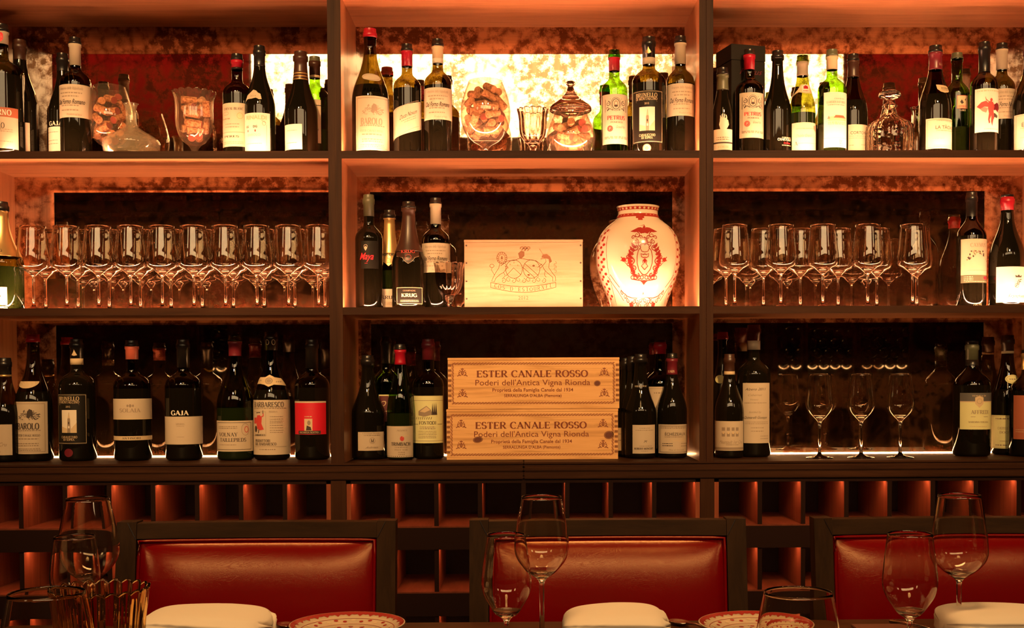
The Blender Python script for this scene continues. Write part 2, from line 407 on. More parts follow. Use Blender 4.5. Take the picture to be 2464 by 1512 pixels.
    def text(s, t, x, y, h, m, font='sans', lay=1, width=None, bold=0.0, shear=0.0, align='c'):
        """cap height h, centred on (x, y); width squeezes it to a given run"""
        if font == 'serif':
            V = []; T = []; pen = 0.0; thick = .17 + bold; thin = .065 + bold * .35
            for ch in t:
                acc = None
                base = {'É': 'E', 'Â': 'A', 'È': 'E'}.get(ch, ch)
                adv, strokes, ser = SER.get(base, SER.get(base.upper(), SER[' ']))
                st = [list(q) for q in strokes]
                if ch == 'É': st.append([(.30, 1.12), (.46, 1.26)])
                if ch == 'Â': st.append([(.26, 1.12), (.40, 1.26), (.54, 1.12)])
                for P in st:
                    n = len(P); k = len(V)
                    for i in range(n):
                        a = P[max(0, i - 1)]; b = P[min(n - 1, i + 1)]; dx, dy = b[0] - a[0], b[1] - a[1]; l = sqrt(dx * dx + dy * dy) or 1
                        steep = abs(dy) / l; ww = thin + (thick - thin) * steep ** 1.5
                        if n == 2 and len(P) == 2 and dx * dy > 0 and abs(dx) > .1: ww = thin * 1.1
                        if n == 2 and abs(dy) < .3 and steep > .9: ww = thin
                        if n == 2 and ch in 'NM' and abs(dx) < .01 and not (ch == 'M' and P[0][0] > .5): ww = thin * 1.2
                        nx, ny = -dy / l * ww / 2, dx / l * ww / 2
                        V.append((pen + P[i][0] + nx, P[i][1] + ny)); V.append((pen + P[i][0] - nx, P[i][1] - ny))
                    T += [(k + 2 * i, k + 2 * i + 1, k + 2 * i + 3, k + 2 * i + 2) for i in range(n - 1)]
                for sx, sy in ser:
                    k = len(V); y0 = sy if sy < .5 else sy - .05
                    V += [(pen + sx - .15, y0), (pen + sx + .15, y0), (pen + sx + .15, y0 + .05), (pen + sx - .15, y0 + .05)]; T.append((k, k + 1, k + 2, k + 3))
                pen += adv + .06
            if not V: return
            if shear: V = [(a + b * shear, b) for a, b in V]
        else:
            if font == 'script': shear = .45
            V, T = _font(t, shear, bold)
            if not V: return
            V = [(a, b / .69) for a, b in V]; V = [(a / .69, b) for a, b in V]
        xs = [a for a, b in V]; x0, x1 = min(xs), max(xs)
        k = h if width is None else width / (x1 - x0)
        off = -(x0 + x1) / 2 if align == 'c' else (-x0 if align == 'l' else -x1)
        s.tri([(x + (a + off) * k, y + (b - .5) * h) for a, b in V], T, m, lay)
    def scribble(s, x0, x1, y, h, m, lay=1, n=None, seed=0, w=.0004):
        """a line of fine unreadable print"""
        rnd = random.Random(seed); x = x0; n = 0
        while x < x1:
            l = rnd.uniform(.8, 3.5) * h; l = min(l, x1 - x)
            if l > h * .4: s.rect(x, y - h / 2, x + l, y + h / 2, m, lay, .01)
            x += l + h * .7
    def build(s, name, fn, parent=None, off=.0004, step=.00025):
        vs = [fn(x, y, off + step * l) for x, y, l in s.v]
        return new_obj(name, vs, s.f, s.mats, s.m, parent)
# ------------------------------------------------------------------ shelving
YF, YB = 3.305, 3.605                 # front edge of the shelves, face of the mirrors
XL, XR, XLL, XRR = -.494, .481, -1.505, 1.496
XPL, XPR = -.530, .519                # outer faces of the two posts
ZT, Z1, Z2, ZC = H + 1.036, H + .595, H + .170, H - .236    # undersides of three shelves, counter top
TH = .018
ZA, ZB = Z1 + TH, Z2 + TH
led_m = mat('led_strip_light', (.8, .8, .8), emit=LEDC, es=LED_L)
led_dim = mat('led_strip_light_dim', (.8, .8, .8), emit=LEDC, es=LED_L * .55)
led_hi = mat('strong_led_strip_light', (.8, .8, .8), emit=LEDC, es=LED_L * 2.4)
led_mid = mat('medium_led_strip_light', (.8, .8, .8), emit=LEDC, es=LED_L * 1.35)
led_rear_fill_hi = mat('strong_added_rear_fill_light', (.8, .8, .8), emit=LEDC, es=LED_L * .75)
led_rear_fill = mat('added_rear_fill_light', (.8, .8, .8), emit=LEDC, es=LED_L * .34)
led_rack = mat('rack_led_light', (.8, .8, .8), emit=(1, .40, .18), es=65)
led_ctr = mat('counter_led_light', (.8, .8, .8), emit=(1, .50, .20), es=40)
alu = mat('led_channel', (.3, .2, .12), .5)

def bay(name_label, x0, x1, xo0, xo1, lamp):
    """one shelving unit: side panels xo..x, shelves, mirror, light strips"""
    t = thing('shelving_unit', ((x0 + x1) / 2, YF, ZC), name_label, 'shelving unit', 'walnut shelving units along the wall')
    T = t.location
    def P(mb, name, m):
        o = mb.obj(name, m, t); o.matrix_parent_inverse = Matrix.Translation(-T); return o
    for a, b, s in ((xo0, x0, 1), (x1, xo1, -1)):
        mb = MB(); mb.box(a, b, YF, YB, ZC, ZT + .5, 0)
        o = P(mb, 'side_panel', [wood_v])
        mb = MB(); mb.box(a, b, YF - .003, YF, ZC, ZT + .5, 0); P(mb, 'edge_band', [dark_v])
    for z, y0 in ((ZT, YF + .001), (Z1, YF), (Z2, YF)):
        mb = MB(); mb.box(x0, x1, y0 + .001, YB, z, z + TH, 0); sh = P(mb, 'shelf', [wood_h])
        mb = MB(); mb.box(x0, x1, y0 - .002, y0 + .001, z, z + TH + .0022, 0); e = mb.obj('edge_band', [dark_h], sh)
    mb = MB(); mb.box(x0 - .003, x1 + .003, YB, YB + .006, ZC, ZT, 0)
    mo = P(mb, 'mirror', [mir])
    mb = MB(); mb.box(xo0, xo1, YB + .0065, YB + .02, ZC, ZT + .5, 0); P(mb, 'back_panel', [dark_v])
    for z in (ZA, ZB):
        for k, (a, b) in enumerate(lamp[z == ZB]):
            m_ = led_dim if (z == ZA and lamp[3] is None) else (led_hi if (z == ZB and lamp[3] is None) else (led_mid if z == ZB and lamp[3] > 0 else led_m))
            mb = MB(); mb.box(a, b, YF + .008, YF + .016, z, z + .0006, 0); P(mb, 'led_strip', [m_])
        if lamp[3] is not None or z == ZB:  # unseen rear strips, added to even the light under the shelf above
          mb = MB(); mb.box((lamp[3] if z == ZA else x0 + .01), x1 - .01, YB - .022, YB - .014, z, z + .0006, 0); P(mb, 'led_strip', [led_rear_fill_hi if (z == ZB and lamp[3] is None) else led_rear_fill])
    for a, b in lamp[2]:
        mb = MB(); mb.box(a, b, YB - .010, YB - .002, ZC, ZC + .0035, 0); P(mb, 'led_strip', [led_ctr])
    return t
bay('walnut shelving unit in the middle, holding two stacked crates and a vase', XL, XR, XL - .018, XR + .018,
    ([(XL + .01, XR - .01)], [(XL + .01, XR - .01)], [(XL + .01, XR - .01)], XL + .01))
bay('walnut shelving unit left of the middle one, its middle shelf full of wine glasses', XLL, XPL, XLL - .02, XPL + .0178,
    ([(XLL + .01, -1.12), (-.95, XPL - .01)], [(XLL + .01, XPL - .01)], [(XLL + .01, XPL - .01)], None))
bay('walnut shelving unit right of the middle one, with a black box in its top corner', XPR, XRR, XPR - .0188, XRR + .02,
    ([(XPR + .10, XRR - .01)], [(XPR + .01, XRR - .01)], [(XPR + .01, XRR - .01)], XPR + .16))

# counter slabs, joint under the crates
xj = at(1260, 1116, YF).x
for a, b, s, lab in ((-1.75, xj - .0008, 'left', 'left half of the dark walnut counter below the shelves'), (xj + .0008, 1.75, 'right', 'right half of the dark walnut counter below the shelves')):
    t = thing('counter', ((a + b) / 2, YF, ZC - .05), lab, 'counter', 'counter halves under the shelves')
    inv = Matrix.Translation(-t.location)
    mb = MB(); mb.box(a, b, YF - .004, YB + .02, ZC - .006, ZC, 0, bev=.0015); mb.box(a, b, YF + .001, YB + .02, ZC - .012, ZC - .006, 0)
    o = mb.obj('counter_top', [dark_h], t); o.matrix_parent_inverse = inv
    mb = MB(); mb.box(a, b, YF - .010, YF + .012, ZC - .026, ZC - .012, 0, bev=.003)
    mb.box(a, b, YF - .005, YF + .01, ZC - .036, ZC - .026, 0); mb.box(a, b, YF - .007, YF + .01, ZC - .046, ZC - .036, 0, bev=.002)
    o = mb.obj('moulding', [dark_h], t); o.matrix_parent_inverse = inv

# wine racks under the counter
rack_v = wood('rack_wood_vertical', (.16, .038, .016), (.25, .065, .028), (.32, .09, .04), (16, 16, 1), .45, .05)
rack_h = wood('rack_wood_horizontal', (.10, .022, .010), (.15, .036, .016), (.20, .05, .022), (14, 2, 14), .5, .0)
rackback = mat('rack_back', (.012, .005, .004), .7)
zr = [at(1260, y, YF).z for y in (1163, 1266, 1322, 1424, 1482, 1584)]
YR = YF + .002
def rack(x0, x1, lab):
    t = thing('wine_rack', ((x0 + x1) / 2, YR, 0), lab, 'wine rack', 'empty wine racks under the counter')
    inv = Matrix.Translation(-t.location)
    def P(mb, name, m): o = mb.obj(name, m, t); o.matrix_parent_inverse = inv; return o
    mb = MB(); mb.box(x0, x1, YR, YR + .018, zr[0], ZC - .047, 0); P(mb, 'top_rail', [rack_f])
    mb = MB(); mb.box(x0, x1, YR + .30, YR + .315, .08, ZC - .0475, 0); P(mb, 'back_panel', [rackback])
    e = .012
    for s in (x0, x1 - e):
        mb = MB(); mb.box(s, s + e, YR, YR + .30, .08, ZC - .047, 0); P(mb, 'side_panel', [rack_v, dark_v])
    n = 8; p = (x1 - x0 - e) / n
    for k in range(3):
        zt, zb = zr[2 * k], zr[2 * k + 1]; nb = zr[2 * k + 2] if k < 2 else .08
        mb = MB(); mb.box(x0 + e, x1 - e, YR + .001, YR + .30, zb - .012, zb, 0); sh = P(mb, 'rack_shelf', [rack_h])
        mb = MB(); mb.box(x0 + e, x1 - e, YR - .004, YR + .014, nb, zb - .004, 0); P(mb, 'rail', [rack_f])
        for i in range(1, n):
            x = x0 + i * p
            mb = MB(); mb.box(x, x + e, YR + .003, YR + .295, zb + .0002, zt + .0035, 0); o = P(mb, 'divider', [rack_v])
            mb = MB(); mb.box(x, x + e, YR + .001, YR + .003, zb + .0002, zt + .0005, 0); q = mb.obj('edge_band', [rack_f], o)
        mb = MB()
        for i in range(n):
            x = x0 + i * p + e
            mb.box(x + .004, x + p - e - .004, YR + .026, YR + .031, zt + .0018, zt + .0035, 0)
        P(mb, 'led_strip', [led_rack])
        mb = MB(); mb.box(x0 + e, x1 - e, YR + .0185, YR + .296, zt + .0037, zt + .005, 0); P(mb, 'rack_ceiling', [dark_h])
    return t
xc0, xc1 = at(834, 1200, YR).x, at(1684, 1200, YR).x
rack(xc0, xc1, 'empty lit wine rack below the middle of the counter')
wd = xc1 - xc0
xl1 = at(796, 1200, YR).x; xr0 = at(1719, 1200, YR).x
rack(xl1 - wd, xl1, 'empty lit wine rack at the left, behind the ribbed glass bowl')
rack(xr0, xr0 + wd, 'empty lit wine rack at the right, behind the third chair')
for a, b, k in ((xl1, xc0, 1), (xc1, xr0, 2)):
    mb = MB(); mb.box(a + .001, b - .001, YR - .003, YR + .3, .08, ZC - .047, 0); m_ = mb.obj('trim_%d' % k, [dark_v]); tag(m_, 'dark walnut pilaster between two wine racks', kind='structure')
mb = MB(); mb.box(-1.9, 1.9, YR + .03, YB, 0, .08, 0); tag(mb.obj('baseboard_front', [dark_h]), 'dark plinth below the wine racks', kind='structure')

# ------------------------------------------------------------------ the room
wallm = mat('dark_wall', (.02, .005, .004), .7)
ceilm = mat('dark_ceiling', (.012, .006, .004), .9, spec=.1)
floorm = wood('floor_wood', (.04, .018, .01), (.07, .03, .016), (.09, .04, .02), (1, 10, 10), .4)
YO = -2.0
def structb(name, x0, x1, y0, y1, z0, z1, m, label):
    mb = MB(); mb.box(x0, x1, y0, y1, z0, z1, 0); return tag(mb.obj(name, [m]), label, kind='structure')
structb('floor', -4.6, 4.6, YO - .1, 3.8, -.06, 0, floorm, 'dark wooden floor')
structb('ceiling', -4.6, 4.6, YO - .1, 3.8, 4.35, 4.4, ceilm, 'dark ceiling')
structb('wall_front', -4.6, 4.6, YB + .0215, 3.8, 0, 4.35, wallm, 'wall behind the shelving')
structb('wall_left', -4.6, -4.5, YO, YB + .02, 0, 4.35, wallm, 'left wall')
structb('wall_right', 4.5, 4.6, YO, YB + .02, 0, 4.35, wallm, 'right wall')
structb('wall_back', -4.6, 4.6, YO - .1, YO, 0, 4.35, wallm, 'wall across the room, seen in the mirrors')
for a, b, k in ((-4.5, XLL - .0205, 3), (XRR + .0205, 4.5, 4)):
    structb('trim_%d' % k, a, b, YF + .02, YB + .02, ZC + .0002, 4.35, dark_v, 'dark panelling beside the shelving')
# high windows with sheer curtains behind the guests
sheer = mat('lit_sheer_curtain', (.9, .8, .6), emit=(1, .68, .32), es=7.5)
nt = sheer.node_tree; tcn = N(sheer, 'ShaderNodeTexCoord'); wv = N(sheer, 'ShaderNodeTexWave'); wv.inputs['Scale'].default_value = 2.2; wv.inputs['Distortion'].default_value = 2.5; wv.inputs['Detail'].default_value = 2
nt.links.new(tcn.outputs['Object'], wv.inputs['Vector'])
rr = ramp(sheer, [(0, (.92, .60, .30)), (1, (1, .68, .36))]); nt.links.new(wv.outputs['Fac'], rr.inputs[0]); nt.links.new(rr.outputs[0], nt.nodes['Principled BSDF'].inputs['Emission Color'])
velvet = mat('red_velvet', (.60, .002, .012), .85)
oak = mat('black_cornice', (.012, .006, .004), .35)
def wav(x0, x1, z0, z1, y, amp, n, m, name, label, k):
    V = []; Fc = []
    for i in range(n + 1):
        x = x0 + (x1 - x0) * i / n; yy = y + amp * sin(i * 1.9)
        V += [(x, yy, z0), (x, yy, z1)]
    Fc = [(2 * i, 2 * i + 2, 2 * i + 3, 2 * i + 1) for i in range(n)]
    return tag(new_obj(name, V, Fc, [m]), label, kind='structure')
for k, (a, b) in enumerate(((-2.04, 2.43), (-4.45, -3.55), (3.60, 4.45))):
    wav(a, b, H + 1.78, H + 2.56, YO + .05, .012, int((b - a) * 40), sheer, 'window_%d' % (k + 1), 'lit high window with a sheer curtain across the room', k)
for k, (a, b) in enumerate(((-3.55, -2.04), (2.43, 3.60))):
    wav(a, b, H + 1.35, H + 3.05, YO + .12, .012, int((b - a) * 14), velvet, 'curtain', '', k)
    o = bpy.context.scene.collection.objects[-1] if False else None
for i, o in enumerate([o for o in COL.objects if o.name.startswith('curtain')]):
    del o['kind']; tag(o, ('red velvet curtain left of the wide high window', 'red velvet curtain right of the wide high window')[i], 'curtain')
mb = MB()
for z0, z1, y in ((1.60, 1.78, .20), (1.50, 1.60, .26), (1.42, 1.46, .30), (1.34, 1.40, .27), (1.22, 1.27, .26)): mb.box(-3.6, 4.3, YO, YO + y, H + z0, H + z1, 0, bev=.01)
tag(mb.obj('trim_5', [oak]), 'black cornice below the high windows', kind='structure')
# lamp over the table, mirrored in the bottles: ring of fluted glass rods
t = thing('chandelier', (.05, -.35, H + 2.28), 'large fluted glass chandelier hanging above the guests', 'chandelier')
rodm = mat('lit_glass_rod', (.9, .8, .6), emit=(1, .60, .24), es=9)
for k, (rr_, z0, z1, n) in enumerate(((.34, .18, .42, 26), (.22, -.02, .2, 18), (.12, -.22, 0, 10))):
    mb = MB()
    for i in range(n):
        a = 2 * pi * i / n; mb.tube([(rr_ * cos(a), rr_ * sin(a), z0), (rr_ * 1.05 * cos(a), rr_ * 1.05 * sin(a), z1)], .018, 8)
    mb.obj('glass_tier', [rodm], t, True)
mb = MB(); mb.tube([(0, 0, -.2), (0, 0, .88)], .015, 8); mb.lathe([(0, .40), (.36, .42), (.36, .44), (0, .46)], 32)
mb.obj('stem', [gold], t, True)
# wine cabinet across the room: glowing arcs stand in for LED light under its bottles
t = thing('wine_cabinet', (1.6, YO + .02, 0), 'dark cabinet of lying bottles across the room', 'cabinet')
inv = Matrix.Translation(-t.location)
mb = MB(); mb.box(-3.8, 4.4, YO + .01, YO + .05, 0, H + 1.2, 0); o = mb.obj('back_panel', [oak], t); o.matrix_parent_inverse = inv
cradle = mat('bottle_cradle_glow', (.5, .3, .2), emit=(1, .55, .22), es=2.2)
mb = MB(); mg = MB(); my = MB()
YM = 2 * YB - YO
def mx(px): return (px - 1226) / F * (YM - .35)
for g0, g1, n in ((1838, 1896, 2), (1908, 2018, 4), (2040, 2152, 4), (458, 515, 2)):
    for i in range(n):
        x = mx(g0 + (g1 - g0) * (i + .5) / n); r = (mx(g1) - mx(g0)) / n / 2
        z = H + .045 + r
        mb.tube([(x + r * .93 * sin(q), YO + .35, z - r * .93 * cos(q)) for q in [radians(-62 + 124 * j / 10) for j in range(11)]], .0045, 6)
        for row in range(6):
            xx = x + (r if row % 2 else 0); zz = z + row * r * 1.76
            mg.lathe([(0, 0), (r * .8, 0), (r * .93, .02), (r * .93, .2)], 16, 0, (0, 0, 0))
            k = len(mg.v) - (1 + 16 * 3)
            for q in range(k, len(mg.v)):
                vx, vy, vz = mg.v[q]; mg.v[q] = (vx + xx, YO + .34 - vz, zz + vy)
    for gx in (g0 - 8, g1 + 8): my.box(mx(gx) - .015, mx(gx) + .015, YO + .05, YO + .37, .2, H + .75)
o = mb.obj('lit_cradle', [cradle], t); o.matrix_parent_inverse = inv
o = mg.obj('bottle_base', [wine_b], t, True); o.matrix_parent_inverse = inv; o['kind'] = 'stuff'
o = my.obj('divider', [dark_v], t); o.matrix_parent_inverse = inv
# ------------------------------------------------------------------ bottles
def catmull(P, n=6):
    out = []
    for i in range(len(P) - 1):
        p0 = P[max(0, i - 1)]; p1 = P[i]; p2 = P[i + 1]; p3 = P[min(len(P) - 1, i + 2)]
        for k in range(n):
            t = k / n
            out.append(tuple(.5 * (2 * p1[j] + (p2[j] - p0[j]) * t + (2 * p0[j] - 5 * p1[j] + 4 * p2[j] - p3[j]) * t * t + (3 * p1[j] - p0[j] - 3 * p2[j] + p3[j]) * t ** 3) for j in (0, 1)))
    out.append(P[-1]); return out
def bottle_profile(kind, r, h, rn):
    lip = rn * 1.12
    if kind == 'bordeaux':
        hs, hn = .60 * h, .735 * h
        sh = [(r, hs), (r * .99, hs + .03 * h), (r * .90, hs + .065 * h), (r * .70, hs + .095 * h), (rn + (r - rn) * .28, hs + .112 * h), (rn + (r - rn) * .07, hs + .13 * h), (rn, hn + .02 * h)]
    elif kind == 'slope':
        hs, hn = .62 * h, .78 * h
        sh = [(r, hs), (r * .94, hs + .035 * h), (r * .78, hs + .07 * h), (rn + (r - rn) * .30, hs + .11 * h), (rn + (r - rn) * .08, hs + .14 * h), (rn, hn + .02 * h)]
    elif kind == 'burgundy':
        hs = .42 * h
        sh = [(r, hs), (r * .975, hs + .06 * h), (rn + (r - rn) * .80, hs + .13 * h), (rn + (r - rn) * .53, hs + .20 * h), (rn + (r - rn) * .27, hs + .27 * h), (rn + (r - rn) * .09, hs + .34 * h), (rn, hs + .42 * h)]
    elif kind == 'champagne':
        hs = .40 * h; lip = rn * 1.18
        sh = [(r, hs), (r * .975, hs + .06 * h), (rn + (r - rn) * .74, hs + .13 * h), (rn + (r - rn) * .44, hs + .21 * h), (rn + (r - rn) * .22, hs + .29 * h), (rn + (r - rn) * .09, hs + .37 * h), (rn * 1.03, hs + .46 * h)]
    else:  # flute
        hs = .36 * h
        sh = [(r, hs), (r * .98, hs + .08 * h), (rn + (r - rn) * .82, hs + .18 * h), (rn + (r - rn) * .5, hs + .28 * h), (rn + (r - rn) * .22, hs + .38 * h), (rn, hs + .50 * h)]
    P = [(r * .82, .0), (r * .95, .003), (r, .010), (r, hs * .5)] + catmull(sh, 5)
    P += [(rn, h - .026), (lip, h - .0245), (lip, h - .012), (rn, h - .010), (rn * .97, h)]
    return P
def prof_r(P, z):
    for i in range(len(P) - 1):
        if P[i][1] <= z <= P[i + 1][1] and P[i + 1][1] > P[i][1]:
            t = (z - P[i][1]) / (P[i + 1][1] - P[i][1]); return P[i][0] + (P[i + 1][0] - P[i][0]) * t
    return P[-1][0] if z > 0 else P[0][0]
NB = [0]
def bottle(cx, top, wpx, kind, zs, Y, label, glass='dark', caps=(), labs=(), rn=None, cat='wine bottle', name='wine_bottle', group=None, cap_lip=True):
    """bottle whose axis is seen at column cx, mouth at row top, body wpx wide, standing on height zs.
    caps: (row0,row1,material) foil bands; labs: (x0,y0,x1,y1,material,draw) paper labels, all in photograph pixels"""
    NB[0] += 1
    p = at(cx, top, Y); pb = at(cx, top + 180, Y)
    base_x = p.x
    S = F / (Y * 1.0)
    r = wpx / 2 / S; h = p.z - zs
    rn = rn or (.0148 if r < .043 else .0172)
    prof = bottle_profile(kind, r, h, rn)
    t = thing(name, (base_x, Y, zs), label, cat, group)
    mats = {'dark': (wine_b, olive), 'green': (wine_g, green), 'pale': (wine_g, palegreen), 'olive': (wine_b, olive), 'empty': (green, green), 'black': (wine_b, wine_b)}[glass]
    fill = {'dark': .55, 'green': .40, 'pale': .38, 'olive': .52, 'empty': .0, 'black': 1.1}[glass] * h
    full = [(0, .012), (r * .5, .006)] + prof + [(0, h)]
    mis = [0 if (full[i][1] + full[i + 1][1]) / 2 < fill else 1 for i in range(len(full) - 1)]
    mb = MB(); mb.lathe(full, 40, 0, mis=mis); mb.obj('bottle_body', list(mats), t, True)
    def zpx(y, rr=0.0): return at(cx, y, Y - rr).z - zs
    if caps:
        mb = MB(); ms = []
        for y0, y1, m in caps:
            za, zb = zpx(y1, rn), zpx(y0, rn)
            if y0 <= top + 1: zb = h + .0006
            else: zb = min(zb, h)
            if m not in ms: ms.append(m)
            zz = sorted(set([za, zb] + [z for _, z in prof if za < z < zb])); pr = [(prof_r(prof, z) + .0006, z) for z in zz]
            pr = [(pr[0][0] - .0006, pr[0][1])] + pr
            if y0 <= top + 1: pr.append((0, h + .0006))
            else: pr.append((pr[-1][0] - .0006, pr[-1][1]))
            mb.lathe(pr, 32, ms.index(m))
        mb.obj('capsule', ms, t, True)
    def fn(u, z, off):
        rr = prof_r(prof, z) + off; a = u / max(prof_r(prof, z), .004); return (rr * sin(a), -rr * cos(a), z)
    for lb in labs:
        x0, y0, x1, y1, m, draw = lb[:6]; nm = lb[6] if len(lb) > 6 else 'label'
        A = Art([])
        ym = (y0 + y1) / 2
        if m is None:
            ys = []
            draw(Art([]), lambda q: 0.0, lambda q: (ys.append(q), 0.0)[1], .001); ym = sum(ys) / len(ys)
        rl = prof_r(prof, zpx(ym, r))
        def U(x):
            q = max(-1.45, min(1.45, (x - cx) / (rl * S)))
            return (asin(max(-1, min(1, q))) if abs(q) < 1 else math.copysign(pi / 2 + .25, q)) * rl
        def Z(y): return zpx(y, rl * .9)
        px = 1 / F * (Y - rl)
        if m is not None: A.rect(U(x0), Z(y1), U(x1), Z(y0), m, 0)
        if draw: draw(A, U, Z, px)
        if A.f: A.build(nm, fn, t)
    return t
def T(s, x, y, h, m=None, font='sans', w=None, bold=0.0, shear=0.0):
    def d(A, U, Z, px): A.text(s, U(x), Z(y), h * px, m or ink, font, 3, None if w is None else w * px, bold, shear)
    return d
def SB(x0, x1, ys, h, m=None, seed=1):
    def d(A, U, Z, px):
        for i, y in enumerate(ys): A.scribble(U(x0), U(x1), Z(y), h * px, m or grey, 3, seed=seed * 31 + i)
    return d
def FR(x0, y0, x1, y1, m=None, w=.9):
    def d(A, U, Z, px): A.frame(U(x0), Z(y1), U(x1), Z(y0), w * px, m or grey)
    return d
def RC(x0, y0, x1, y1, m, lay=1):
    def d(A, U, Z, px): A.rect(U(x0), Z(y1), U(x1), Z(y0), m, lay)
    return d
def EL(x, y, rx, ry, m, lay=1, tilt=0):
    def d(A, U, Z, px): A.ell(U(x), Z(y), rx * px, ry * px, m, lay, tilt=tilt)
    return d
def RG(x, y, rx, ry, m, w=1, lay=2):
    def d(A, U, Z, px): A.ring(U(x), Z(y), rx * px, ry * px, w * px, m, lay)
    return d
def PL(pts, m, lay=2):
    def d(A, U, Z, px): A.poly([(U(x), Z(y)) for x, y in pts], m, lay)
    return d
def LN(pts, w, m, lay=2, w1=None):
    def d(A, U, Z, px): A.line([(U(x), Z(y)) for x, y in pts], w * px, m, lay, None if w1 is None else w1 * px)
    return d
def ALL(*ds):
    def d(A, U, Z, px):
        for q in ds: q(A, U, Z, px)
    return d
# recurring label artwork ------------------------------------------------
def dalforno(x0, y0, x1, y1, seed=1, second='Superiore'):
    w = x1 - x0; h = y1 - y0; c = (x0 + x1) / 2
    return ALL(T('Amarone della Valpolicella', c, y0 + h * .12, h * .085, grey, 'script', w * .82), SB(x0 + w * .16, x1 - w * .16, [y0 + h * .26], h * .03, grey, seed),
               SB(x0 + w * .22, x1 - w * .25, [y0 + h * .36], h * .03, grey, seed + 1), T('Dal Forno Romano', c, y0 + h * .52, h * .14, ink, 'script', w * .96, .012),
               SB(x0 + w * .2, x1 - w * .25, [y0 + h * .64, y0 + h * .78], h * .03, grey, seed + 2), T('Product of Italy', c + w * .12, y0 + h * .91, h * .06, grey, 'script', w * .5))
def barolo(x0, y0, x1, y1, m=None):
    w = x1 - x0; h = y1 - y0; c = (x0 + x1) / 2; k = m or ink
    def art(A, U, Z, px):
        rnd = random.Random(5)
        for i in range(70):   # engraving of a horse cart on a road
            x = rnd.uniform(-.30, .30); yy = rnd.random()
            y = .34 - .20 * yy * (1 - abs(x) * 1.8); l = rnd.uniform(.03, .09)
            A.line([(U(c + x * w), Z(y0 + h * y)), (U(c + (x + l) * w), Z(y0 + h * (y - rnd.uniform(-.02, .03))))], rnd.uniform(.5, 1.6) * px, k)
        A.poly([(U(c + a * w), Z(y0 + h * b)) for a, b in ((-.02, .30), (.0, .20), (.06, .14), (.14, .16), (.17, .24), (.15, .33), (.1, .27), (.06, .33))], k, 2)
        for q in (-.12, .12): A.ring(U(c + q * w), Z(y0 + h * .33), 4 * px * w / 70, 4 * px * w / 70, .8 * px, paper, 3)
    return ALL(FR(x0 + w * .05, y0 + h * .035, x1 - w * .05, y1 - h * .035, grey, 1.3), art, T('BAROLO', c, y0 + h * .47, h * .115, k, 'serif', w * .70, .06), SB(x0 + w * .14, x1 - w * .14, [y0 + h * .55], h * .018, grey, 7),
               T('ESTER CANALE ROSSO', c, y0 + h * .645, h * .038, k, 'serif', w * .74), SB(x0 + w * .2, x1 - w * .2, [y0 + h * .71, y0 + h * .80, y0 + h * .84], h * .018, grey, 8), SB(x0 + w * .15, x1 - w * .15, [y0 + h * .90, y0 + h * .93], h * .014, grey, 9))
def petrus(x0, y0, x1, y1):
    w = x1 - x0; h = y1 - y0; c = (x0 + x1) / 2
    def art(A, U, Z, px):
        x, y = U(c), Z(y0 + h * .20); k = w * px
        A.ring(x, y, k * .15, k * .20, k * .025, ink); A.ring(x, y, k * .20, k * .26, k * .014, ink); A.ell(x, y, k * .09, k * .14, grey, 2)
        A.ell(x, y + k * .03, k * .05, k * .06, paper, 3); A.ell(x, y - k * .07, k * .07, k * .04, ink, 3)
        for s in (-1, 1):
            A.curl(x + s * k * .32, y + k * .02, k * .10, 90, s * 1.3, k * .03, ink); A.curl(x + s * k * .36, y - k * .16, k * .07, -90, -s * 1.2, k * .025, ink)
            A.line([(x + s * k * .22, y + k * .2), (x + s * k * .44, y + k * .18), (x + s * k * .45, y - k * .3)], k * .03, ink)
            A.line([(x + s * k * .12, y - k * .24), (x + s * k * .25, y - k * .17), (x + s * k * .36, y - k * .26)], k * .03, ink)
    return ALL(art, LN([(x0 + w * .10, y0 + h * .08), (x0 + w * .10, y1 - h * .12)], .8, grey), T('PETRUS', c + w * .02, y0 + h * .475, h * .078, rink, 'serif', w * .74, .07), T('POMEROL', c + w * .04, y0 + h * .565, h * .03, ink, 'serif', w * .5),
               EL(x0 + w * .27, y0 + h * .69, w * .12, w * .12, rink, 1), RG(x0 + w * .27, y0 + h * .69, w * .085, w * .085, pinkf, .8), T('P', x0 + w * .27, y0 + h * .69, h * .05, paper, 'serif', None, .03),
               T('Grand Vin', x0 + w * .68, y0 + h * .66, h * .05, rink, 'script', w * .38), SB(x0 + w * .08, x1 - w * .06, [y0 + h * .86, y0 + h * .885], h * .03, grey, 3))
